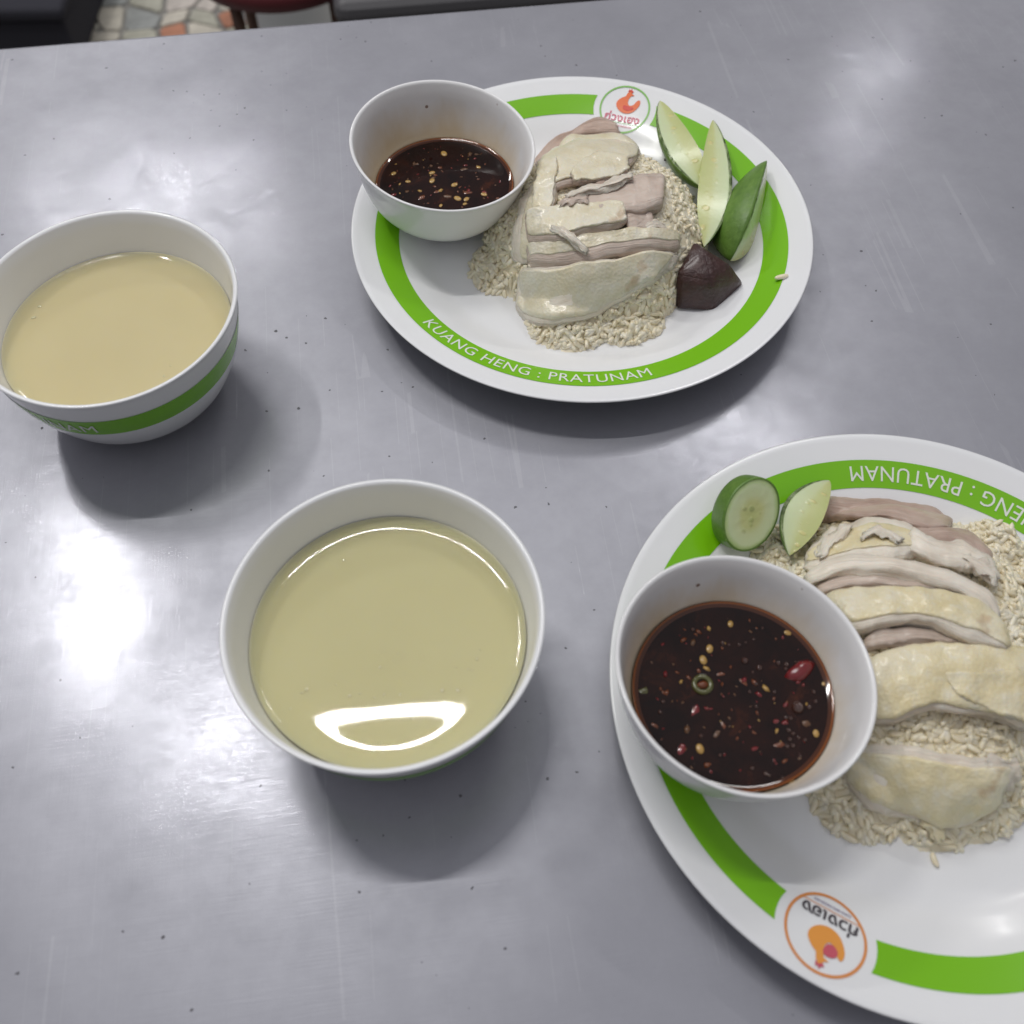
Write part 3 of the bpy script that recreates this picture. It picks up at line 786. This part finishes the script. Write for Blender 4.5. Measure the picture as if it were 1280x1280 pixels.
# ------------------------------------------------------------------ chicken slices
def slab(label, h, back, front, ob, of, th, mats, skin=(-1.0, 1.0), bulge=.0, rag=.0009, nu=56, group=None, seed=0, ex=.42, endp=16, skin_th=.0005, name='chicken_slice', wave=.0008):
    """a slice of meat lying over the rice: back and front edges as drawn lines, ob/of the height of the top above the rice (m)"""
    th *= .72; ob *= .74; of *= .74
    Bk = catmull([on_field(*p, h, ob) for p in back], nu); Fr = catmull([on_field(*p, h, of) for p in front], nu)
    meat_m, skin_m = mats
    if skin_m is SKIN and h is hA: skin_m = SKIN_PALE
    cen = sum(Bk + Fr, Vector()) / (2 * nu)
    sd = Vector((seed * 3.1 + 7, seed * 1.7, seed * .9))
    NR = 36
    def surf(u, a, b, extra=0.0):
        i = min(nu - 2, int(u * (nu - 1))); t = u * (nu - 1) - i
        p0 = Bk[i].lerp(Bk[i + 1], t); p1 = Fr[i].lerp(Fr[i + 1], t)
        m_ = (p0 + p1) / 2; hw = (p1 - p0) / 2
        e_ = abs(2 * u - 1) ** endp; sc = max(0.02, math.sqrt(max(0, 1 - e_)))
        p = m_ + hw * (a * (.55 + .45 * sc))
        off = ob + (of - ob) * (a + 1) / 2 + bulge * (1 - a * a)
        nz = noise.noise(Vector((p.x * 75, p.y * 75, p.z * 40)) + sd)
        nz2 = noise.noise(Vector((p.x * 380, p.y * 380, p.z * 200)) + sd)
        ztop = h(p.x, p.y) + off + wave * nz + .00022 * nz2
        z = ztop - th * (1 - b) / 2 * (.5 + .5 * sc) - th * (1 - sc) * .35 + extra
        k = noise.noise(Vector((u * 4.5, a * 1.2, b * .8)) + sd * 2) + .35 * noise.noise(Vector((u * 17, a, b)) + sd)
        d = hw.normalized() if hw.length > 1e-6 else Vector((0, -1, 0))
        p = p + d * (rag * 2.2 * k * (1 if a > 0 else -1) * abs(a) ** 2)
        lift = noise.noise(Vector((a * 2.0 + 3, b * 2, u * 3)) + sd)
        q = Vector((p.x, p.y, z)); q += (Fr[min(i + 1, nu - 1)] - Fr[i]).normalized() * (rag * 1.6 * lift * (1 if u > .5 else -1) * abs(2 * u - 1) ** 6)
        return q
    def tubeme(name_, rings, closed):
        v, f, uv = [], [], []
        m = len(rings[0])
        for r in rings: v += [tuple(p - cen) for p in r]
        for i in range(len(rings) - 1):
            for k in range(m if closed else m - 1):
                f.append((i * m + k, i * m + (k + 1) % m, (i + 1) * m + (k + 1) % m, (i + 1) * m + k))
        if closed: f.append(tuple(range(m - 1, -1, -1))); f.append(tuple((len(rings) - 1) * m + k for k in range(m)))
        me = pydata(name_, v, f)
        ul = me.uv_layers.new(name='UVMap')
        vi = np.empty(len(me.loops), int); me.loops.foreach_get('vertex_index', vi)
        U = np.stack([(vi // m) / max(1, len(rings) - 1), (vi % m) / m], -1)
        ul.data.foreach_set('uv', U.astype(np.float32).ravel())
        bm = bmesh.new(); bm.from_mesh(me); bmesh.ops.recalc_face_normals(bm, faces=bm.faces); bm.to_mesh(me); bm.free()
        return me
    t = empty(name, cen); tag(t, label, 'chicken', group)
    us = [(.5 - .5 * math.cos(math.pi * i / nu)) for i in range(nu + 1)]; us = [.4 * u + .6 * i / nu for i, u in enumerate(us)]
    us = [min(.9995, max(.0005, u)) for u in us]
    rings = []
    for u in us:
        r = []
        for k in range(NR):
            ph = 2 * math.pi * k / NR; c_, s_ = math.cos(ph), math.sin(ph)
            a = math.copysign(abs(c_) ** ex, c_); b = math.copysign(abs(s_) ** ex, s_)
            r.append(surf(u, a, b))
        rings.append(r)
    obj('meat', tubeme('meat', rings, True), meat_m, t)
    if skin_m:
        a0, a1 = skin; rings = []; na = 16
        for u in us:
            top_, bot = [], []
            uu = .012 + u * .976
            for k in range(na + 1):
                a = a0 + (a1 - a0) * k / na
                w = noise.noise(Vector((uu * 7, 3.3, seed * 2.0))) * .07
                aa = a + (w if abs(a0) < .95 and k == 0 else 0) + (noise.noise(Vector((uu * 7, 8.3, seed * 2.0))) * .07 if abs(a1) < .95 and k == na else 0)
                bb = 1.0; drop = 0
                if abs(aa) > .92: drop = -min(.0018, th * .25) * ((abs(aa) - .92) / .12) ** 1.6
                puck = .0002 * noise.noise(Vector((uu * 26, aa * 5, seed)))
                top_.append(surf(uu, max(-1.04, min(1.04, aa)), bb, skin_th + drop + puck)); bot.append(surf(uu, max(-1.0, min(1.0, aa)), bb, -.0004 + drop + puck))
            rings.append(top_ + bot[::-1])
        obj('skin', tubeme('skin', rings, True), skin_m, t)
    return t
GA = 'chicken slices on the domed rice'; GB = 'fanned chicken slices'
# --- far plate
slab('pale meat piece at the left of the stack, next to the sauce bowl', hA, [(664, 226), (650, 258), (641, 290), (640, 326)], [(700, 226), (694, 260), (692, 292), (692, 330)], .005, .007, .007, (MEAT_W, SKIN), skin=(-.6, .9), seed=31, group=GA, rag=.0014, wave=.001)
slab('thin grey brown strip of thigh meat at the back of the domed rice', hA, [(664, 198), (690, 172), (715, 160), (745, 147), (768, 150)], [(672, 214), (700, 184), (722, 172), (750, 166), (778, 166)], .004, .006, .007, (MEAT_D, None), seed=1, group=GA)
slab('wide pale skin piece at the top of the domed rice, below the hen logo', hA, [(672, 204), (700, 176), (735, 166), (775, 165), (806, 180)], [(686, 236), (712, 226), (740, 222), (770, 216), (795, 198)], .007, .009, .008, (MEAT_P, SKIN), skin=(-.95, .9), seed=2, group=GA, wave=.0006)
slab('short yellowish skin piece with a torn notch, above the pink slab', hA, [(712, 214), (735, 196), (760, 189), (784, 192)], [(718, 226), (742, 225), (765, 222), (788, 212)], .012, .012, .006, (MEAT_P, SKIN), skin=(-1, .95), seed=3, group=GA)
slab('smooth pinkish slab of bare thigh meat on the domed rice', hA, [(694, 252), (720, 238), (760, 224), (800, 216), (832, 219)], [(706, 262), (740, 262), (775, 264), (805, 262), (830, 254)], .009, .012, .009, (MEAT_P, None), seed=4, group=GA, ex=.26, endp=30)
slab('upright pale skin flap beside the sauce bowl', hA, [(676, 196), (671, 218), (666, 240), (662, 262)], [(696, 192), (696, 215), (693, 240), (690, 262)], .010, .011, .005, (MEAT_W, SKIN), seed=5, group=GA, endp=8)
slab('glossy pale skin slice with blunt left end, under the pink slab', hA, [(656, 262), (690, 257), (735, 252), (780, 250)], [(659, 298), (695, 297), (740, 287), (786, 276)], .011, .013, .009, (MEAT_P, SKIN), skin=(-1, .85), seed=6, group=GA, endp=26, wave=.0006)
slab('small square pink meat piece above the front slices', hA, [(783, 266), (800, 262), (815, 264)], [(786, 292), (802, 290), (822, 288)], .009, .009, .008, (MEAT_P, None), seed=7, group=GA, nu=24, ex=.3, endp=14)
slab('long slice, pink cut face at left and skin at right, behind the front slice', hA, [(656, 302), (690, 300), (735, 292), (785, 284), (830, 286), (852, 292)], [(660, 331), (690, 331), (722, 326), (765, 316), (810, 310), (850, 308)], .009, .010, .010, (MEAT_P, SKIN), skin=(-1, .25), seed=8, group=GA, endp=26)
slab('thin dangling strand of meat across the long slices', hA, [(690, 281), (705, 285), (720, 296), (737, 311)], [(688, 286), (701, 292), (714, 304), (732, 318)], .0152, .0152, .003, (MEAT_W, None), seed=9, group=GA, nu=30, endp=6)
slab('broad yellow skin slice with brown marks at the front of the domed rice', hA, [(647, 336), (690, 333), (735, 324), (785, 318), (848, 316)], [(645, 380), (672, 398), (712, 396), (762, 380), (818, 350)], .010, .009, .010, (MEAT_W, SKIN), skin=(-.82, 1.0), seed=10, group=GA, endp=26, wave=.0006)
for k, (lab, bk, fr, o1, th, mt) in enumerate([
    ('ragged pale shred lying along the top of the pink slab', [(706, 240), (730, 232), (760, 226), (790, 215)], [(710, 247), (733, 240), (762, 233), (792, 221)], .0145, .004, MEAT_W),
    ('thin grey pink shred above the glossy skin slice', [(700, 252), (716, 246), (734, 244)], [(702, 258), (718, 253), (736, 250)], .0135, .004, MEAT_P),
    ('small torn shred between the top skin piece and pink slab', [(742, 226), (760, 226), (786, 218)], [(744, 232), (764, 231), (788, 224)], .0125, .004, MEAT_D),
    ('curled pale shred at the right end of the long slice', [(800, 284), (816, 276), (832, 280)], [(802, 294), (818, 288), (836, 291)], .0085, .005, MEAT_W),
    ('whitish meat end sticking out right of the front slice', [(800, 320), (825, 315), (848, 316)], [(806, 346), (826, 338), (846, 328)], .0085, .007, MEAT_W)]):
    slab(lab, hA, bk, fr, o1, o1, th, (mt, None), seed=40 + k, group=GA, nu=26, rag=.0016, wave=.0012, endp=5)
# --- near plate
for k, (lab, bk, fr, o1, th, mt) in enumerate([
    ('torn white shred on the ragged piece behind the fan', [(1080, 664), (1100, 658), (1128, 672)], [(1078, 672), (1100, 667), (1124, 680)], .0135, .005, MEAT_W),
    ('small upright white shred beside the round cucumber slices', [(1020, 690), (1036, 668), (1060, 652)], [(1030, 698), (1046, 678), (1068, 662)], .0125, .005, MEAT_W),
    ('folded white shred at the end of the curved pink strip', [(1210, 690), (1232, 700), (1250, 716)], [(1204, 704), (1226, 716), (1246, 730)], .0115, .006, MEAT_W),
    ('thin hanging tail of skin at the bottom of the front slice', [(1150, 1008), (1156, 1030), (1172, 1052)], [(1162, 1004), (1170, 1026), (1180, 1050)], .0065, .004, SKIN)]):
    slab(lab, hB, bk, fr, o1, o1, th, (mt, None), seed=60 + k, group=GB, nu=26, rag=.0016, wave=.0012, endp=5)
slab('pinkish rounded strip of thigh meat lying at the back, by the cucumber', hB, [(1020, 620), (1060, 618), (1110, 620), (1160, 627), (1192, 645)], [(1022, 640), (1060, 643), (1105, 643), (1150, 655), (1190, 660)], .007, .010, .010, (MEAT_D, None), seed=11, group=GB, ex=.75)
slab('curved grey pink strip at the right back of the near plate', hB, [(1140, 656), (1175, 655), (1210, 660), (1245, 692)], [(1142, 676), (1175, 675), (1205, 680), (1236, 702)], .007, .010, .009, (MEAT_D, None), seed=12, group=GB, ex=.7)
slab('torn white meat piece with ragged edges behind the fan', hB, [(1012, 682), (1040, 660), (1075, 648), (1110, 645), (1142, 652)], [(1006, 712), (1045, 703), (1085, 700), (1120, 698), (1150, 696)], .009, .009, .009, (MEAT_W, SKIN), skin=(-.55, .55), seed=13, group=GB, rag=.0016, wave=.0015, endp=4)
slab('ridged white meat piece beside the curved grey pink strip', hB, [(1138, 654), (1160, 668), (1200, 674), (1242, 696)], [(1138, 690), (1175, 703), (1215, 710), (1252, 722)], .011, .010, .009, (MEAT_W, None), seed=14, group=GB, rag=.0012, wave=.0013)
slab('long arched white breast slice with a bare top, at the back of the fan', hB, [(1005, 714), (1040, 697), (1085, 692), (1135, 697), (1190, 712), (1232, 733), (1254, 765)], [(1014, 728), (1050, 716), (1090, 714), (1135, 721), (1188, 734), (1225, 750), (1250, 775)], .011, .012, .010, (MEAT_W, None), seed=15, group=GB, ex=.5)
slab('arched slice showing fibrous pinkish cut face under the bare white one', hB, [(1016, 728), (1050, 717), (1090, 715), (1135, 722), (1188, 735), (1228, 753)], [(1030, 742), (1060, 734), (1095, 732), (1135, 736), (1188, 742), (1236, 766)], .007, .008, .009, (MEAT_P, None), seed=16, group=GB, ex=.5, wave=.0006)
slab('thick slice with yellow glossy skin and a white overhanging cut face', hB, [(1026, 744), (1060, 736), (1100, 733), (1150, 735), (1200, 742), (1240, 762), (1266, 800)], [(1070, 790), (1095, 782), (1130, 776), (1170, 780), (1205, 795), (1235, 806), (1262, 812)], .011, .015, .014, (MEAT_W, SKIN), skin=(-1, .62), seed=17, group=GB, wave=.0007, bulge=.001)
slab('narrow white underslice in the hollow below the yellow skin slice', hB, [(1080, 792), (1110, 784), (1150, 784), (1195, 794), (1225, 802)], [(1080, 812), (1110, 806), (1150, 802), (1195, 803), (1225, 808)], .008, .008, .008, (MEAT_P, None), seed=18, group=GB)
slab('large smooth yellow skin piece covering the middle of the fan', hB, [(1082, 818), (1140, 804), (1200, 801), (1260, 803), (1310, 815)], [(1082, 908), (1130, 897), (1180, 884), (1235, 892), (1300, 915)], .011, .013, .012, (MEAT_W, SKIN), skin=(-1, .93), seed=19, group=GB, wave=.0007, bulge=.0015, endp=10)
slab('thin overlapping flap of skin on the large yellow piece', hB, [(1178, 838), (1220, 840), (1260, 838), (1310, 840)], [(1195, 868), (1230, 884), (1262, 896), (1305, 905)], .0150, .0155, .003, (MEAT_W, SKIN), skin=(-1, 1), seed=20, group=GB, endp=8)
slab('front slice with drooping yellow skin and white cut edge, over loose rice', hB, [(1062, 930), (1110, 926), (1160, 934), (1215, 940), (1272, 946)], [(1058, 974), (1090, 1003), (1135, 1019), (1190, 1034), (1250, 1012)], .012, .009, .013, (MEAT_W, SKIN), skin=(-.55, 1.0), seed=21, group=GB, bulge=.0015, wave=.0012, rag=.0012, endp=9)
slab('ragged white meat scrap at the right end of the front slice', hB, [(1228, 948), (1250, 944), (1275, 950)], [(1236, 985), (1255, 985), (1276, 978)], .013, .011, .009, (MEAT_W, None), seed=22, group=GB, nu=24, rag=.0018, wave=.0018)

# ------------------------------------------------------------------ cucumber
def set_rad(me, vals):
    a = me.attributes.new('rad', 'FLOAT', 'POINT'); a.data.foreach_set('value', np.array(vals, np.float32))
def wedge(label, p0, p1, rad, cdir, half=R(42), p_start=.55, p_end=.75, group='cucumber wedges', sag=.003):
    """lengthwise cucumber wedge: apex line from p0 to p1, middle of the rind facing cdir"""
    ax = (p1 - p0); t_ = ax.normalized()
    cdir = Vector(cdir); cdir = (cdir - t_ * cdir.dot(t_)).normalized(); sdir = t_.cross(cdir).normalized()
    o0 = (p0 + p1) / 2
    t = empty('cucumber_wedge', o0); tag(t, label, 'cucumber', group)
    nu, na, nf = 40, 12, 7
    fl_v, fl_f, rad_v, uvs = [], [], [], []; sk_v, sk_f, sk_uv = [], [], []
    rows = []
    for i in range(nu + 1):
        u = i / nu; um = (p_start + p_end) / 2; w_ = .5 * u / um if u < um else .5 + .5 * (u - um) / (1 - um); s = max(.03, math.sin(math.pi * w_) ** .72)
        r = rad * s; bend = -cdir * (sag * (2 * u - 1) ** 2)
        base = p0 + ax * u + bend - o0 + cdir * (rad - r) * .55
        row = []
        def P(rho, ang): return base + (cdir * math.cos(ang) + sdir * math.sin(ang)) * (r * rho)
        sec = [(P(1 - k / nf, -half), 1 - k / nf) for k in range(nf)] + [(P(0, 0), 0)] + [(P((k + 1) / nf, half), (k + 1) / nf) for k in range(nf)]
        for q, rho in sec: fl_v.append(q); rad_v.append(rho * .93); uvs.append((u, rho))
        arc = [P(1.0, -half + 2 * half * k / na) for k in range(na + 1)] + [P(.90, half - 2 * half * k / na) for k in range(na + 1)]
        for k, q in enumerate(arc): sk_v.append(q); sk_uv.append((u, (k % (na + 1)) / na))
    m = 2 * nf + 1
    for i in range(nu):
        for k in range(m): f_ = (i * m + k, i * m + (k + 1) % m, (i + 1) * m + (k + 1) % m, (i + 1) * m + k); fl_f.append(f_)
    fl_f.append(tuple(range(m - 1, -1, -1))); fl_f.append(tuple(nu * m + k for k in range(m)))
    m2 = 2 * (na + 1)
    for i in range(nu):
        for k in range(m2): sk_f.append((i * m2 + k, i * m2 + (k + 1) % m2, (i + 1) * m2 + (k + 1) % m2, (i + 1) * m2 + k))
    sk_f.append(tuple(range(m2 - 1, -1, -1))); sk_f.append(tuple(nu * m2 + k for k in range(m2)))
    for nm, v, f, uvl, mat in (('flesh', fl_v, fl_f, uvs, CUKE_F), ('rind', sk_v, sk_f, sk_uv, CUKE_S)):
        me = pydata(nm, v, f); ul = me.uv_layers.new(name='UVMap')
        vi = np.empty(len(me.loops), int); me.loops.foreach_get('vertex_index', vi)
        ul.data.foreach_set('uv', np.array(uvl, np.float32)[vi].ravel())
        if nm == 'flesh': set_rad(me, rad_v)
        bm = bmesh.new(); bm.from_mesh(me); bmesh.ops.recalc_face_normals(bm, faces=bm.faces); bm.to_mesh(me); bm.free()
        o = obj(nm, me, mat, t)
        if nm == 'flesh': o.modifiers.new('edge', 'EDGE_SPLIT').split_angle = R(35)
    return t
wedge('cucumber wedge with seeded cut face up, nearest the hen logo', at(838, 116, .031), at(894, 226, .024), .0190, (-.80, 0, -.60), half=R(36), p_start=.42, p_end=.80)
wedge('middle cucumber wedge, pale cut face up and dark rind on its right', at(880, 142, .030), at(868, 300, .024), .0185, (.80, 0, -.55), half=R(36), p_start=.55, p_end=.70)
wedge('cucumber wedge with green rind up, touching the blood curd', at(972, 216, .019), at(928, 340, .008), .0240, (-.80, -.45, .40), half=R(38), p_start=.5, p_end=.86)

def coin(label, c, nrm, up_, rx, ry, th, group=None):
    nrm = nrm.normalized(); s_ = nrm.cross(up_).normalized(); u_ = s_.cross(nrm).normalized()
    t = empty('cucumber_slice', c); tag(t, label, 'cucumber', group)
    N, nr = 64, 8; v, f, rad_v, uv = [], [], [], []
    for side in (1, 0):
        for i in range(nr + 1):
            q = i / nr * .97
            for k in range(N):
                a = 2 * math.pi * k / N
                v.append(s_ * (q * rx * math.cos(a)) + u_ * (q * ry * math.sin(a)) + nrm * (th * (side - .5) + (.0002 * noise.noise(Vector((q * 6 * math.cos(a), q * 6 * math.sin(a), 2))) if i < nr else -.0003 * (1 if side else -1))))
                rad_v.append(q); uv.append((a / 6.283, q))
    m = (nr + 1) * N
    for sd in (0, 1):
        for i in range(nr):
            for k in range(N): f.append(tuple(sd * m + x for x in (i * N + k, i * N + (k + 1) % N, (i + 1) * N + (k + 1) % N, (i + 1) * N + k)))
    for k in range(N): f.append((nr * N + k, nr * N + (k + 1) % N, m + nr * N + (k + 1) % N, m + nr * N + k))
    me = pydata('flesh', v, f); set_rad(me, rad_v); ul = me.uv_layers.new(name='UVMap')
    vi = np.empty(len(me.loops), int); me.loops.foreach_get('vertex_index', vi); ul.data.foreach_set('uv', np.array(uv, np.float32)[vi].ravel())
    bm = bmesh.new(); bm.from_mesh(me); bmesh.ops.recalc_face_normals(bm, faces=bm.faces); bm.to_mesh(me); bm.free()
    o = obj('flesh', me, CUKE_C, t); o.modifiers.new('edge', 'EDGE_SPLIT').split_angle = R(40)
    v, f, uv = [], [], []; nt = 8
    for j in range(nt + 1):
        w = -1 + 2 * j / nt
        q = 1.0 + .012 * (1 - w * w)
        for k in range(N):
            a = 2 * math.pi * k / N; v.append(s_ * (q * rx * math.cos(a)) + u_ * (q * ry * math.sin(a)) + nrm * (th * .5 * w)); uv.append((j / nt, k / N * 6))
    for w in (1, -1):
        for k in range(N):
            a = 2 * math.pi * k / N; v.append(s_ * (.955 * rx * math.cos(a)) + u_ * (.955 * ry * math.sin(a)) + nrm * (th * .5 * w * 1.01)); uv.append((.5, k / N * 6))
    for j in range(nt):
        for k in range(N): f.append((j * N + k, j * N + (k + 1) % N, (j + 1) * N + (k + 1) % N, (j + 1) * N + k))
    for a, b in ((nt, nt + 1), (0, nt + 2)):
        for k in range(N): f.append((a * N + k, a * N + (k + 1) % N, b * N + (k + 1) % N, b * N + k))
    me = pydata('rind', v, f); ul = me.uv_layers.new(name='UVMap')
    vi = np.empty(len(me.loops), int); me.loops.foreach_get('vertex_index', vi); ul.data.foreach_set('uv', np.array(uv, np.float32)[vi].ravel())
    bm = bmesh.new(); bm.from_mesh(me); bmesh.ops.recalc_face_normals(bm, faces=bm.faces); bm.to_mesh(me); bm.free()
    obj('rind', me, CUKE_S, t)
    return t
coin('thick round cucumber slice with dark green rind, leaning on the sauce bowl', at(932, 641, .026), Vector((.30, -.62, .72)), Vector((.35, .6, .5)), .0132, .0168, .0105)
wedge('pale cucumber wedge propped between the round slice and the chicken', at(1054, 602, .026), at(1004, 696, .024), .0180, (-.75, .05, -.50), half=R(38), p_start=.5, p_end=.62)

# ------------------------------------------------------------------ blood curd, bits
def hull(name, pts, mat, bev, label=None, cat=None, sub=2, amp=.0008):
    bm = bmesh.new()
    cen = sum((Vector(p) for p in pts), Vector()) / len(pts)
    for p in pts: bm.verts.new(Vector(p) - cen)
    bmesh.ops.convex_hull(bm, input=bm.verts)
    bmesh.ops.dissolve_limit(bm, angle_limit=R(4), verts=bm.verts, edges=bm.edges)
    bmesh.ops.bevel(bm, geom=list(bm.edges), offset=bev, segments=2, affect='EDGES')
    bmesh.ops.triangulate(bm, faces=bm.faces)
    for _ in range(sub):
        bmesh.ops.subdivide_edges(bm, edges=[e_ for e_ in bm.edges if e_.calc_length() > .0025], cuts=1); bmesh.ops.triangulate(bm, faces=bm.faces)
    bm.normal_update()
    for w in bm.verts: w.co += w.normal * (amp * noise.noise(w.co * 260) + amp * .5 * noise.noise(w.co * 700))
    o = obj(name, from_bm(name, bm), mat); o.location = cen
    if label: tag(o, label, cat)
    return o
zb = .0062
c0, c1, c2 = at(845, 386, zb), at(893, 389, zb), at(929, 357, .0085)
back1 = at(905, 330, zb) ; back2 = at(852, 352, zb)
t0 = at(846, 343, .0235); t1 = at(889, 351, .0245); t2 = at(926, 350, .0150); t3 = at(912, 331, .0235); t4 = at(868, 302, .0300); t5 = at(880, 312, .0305)
hull('blood_curd', [c0, c1, c2, back1, back2, t0, t1, t2, t3, t4, t5], CURD, .0007, 'dark brown faceted block of blood curd by the cucumber wedges', 'blood curd', amp=.0003)
b0 = at(1250, 1026, .0065)
hull('crisp_bit', [b0 + Vector(q) for q in ((-.005, 0, 0), (.004, -.002, 0), (.005, .002, .001), (-.002, .003, 0), (-.003, 0, .0045), (.003, .001, .005))], BROWNBIT, .0004, 'small brown crisp bit at the rice edge by the front slice', 'food scrap', 1, .0003)
b0 = on_field(836, 200, hA, .001)
hull('dark_fleck', [b0 + Vector(q) for q in ((-.003, 0, -.001), (.003, -.0005, -.001), (.003, .001, .0005), (-.003, .001, .0005), (0, .0016, .001), (0, -.001, .0003))], DARKBIT, .0002, 'black sliver stuck on the domed rice near a cucumber wedge', 'food scrap', 1, .0001)
b0 = at(1073, 618, plate_z(.09) + .001)
hull('green_scrap', [b0 + Vector(q) for q in ((-.004, 0, 0), (.003, 0, 0), (.003, .002, .001), (-.002, .003, .003), (0, .001, .004))], CUKE_S, .0003, 'tiny green cucumber scrap behind the pinkish thigh strip', 'food scrap', 1, .0002)
def grain(px, py, z, label, L=.0046, w=.0017, rz=0.):
    p = at(px, py, z); v = gv * [L, w, w * .8]
    me = pydata('rice_grain', v, [tuple(int(x) for x in q) for q in gf]); o = obj('rice_grain', me, RICE); o.location = p; o.rotation_euler.z = rz
    o.modifiers.new('smooth', 'SUBSURF').levels = 1; o.modifiers['smooth'].render_levels = 2
    tag(o, label, 'rice grain'); return o
rr = math.hypot(at(977, 346, .017).x - PA.x, at(977, 346, .017).y - PA.y)
grain(977, 346, plate_z(rr) + .0014, 'single rice grain stuck on the green band', rz=.3)
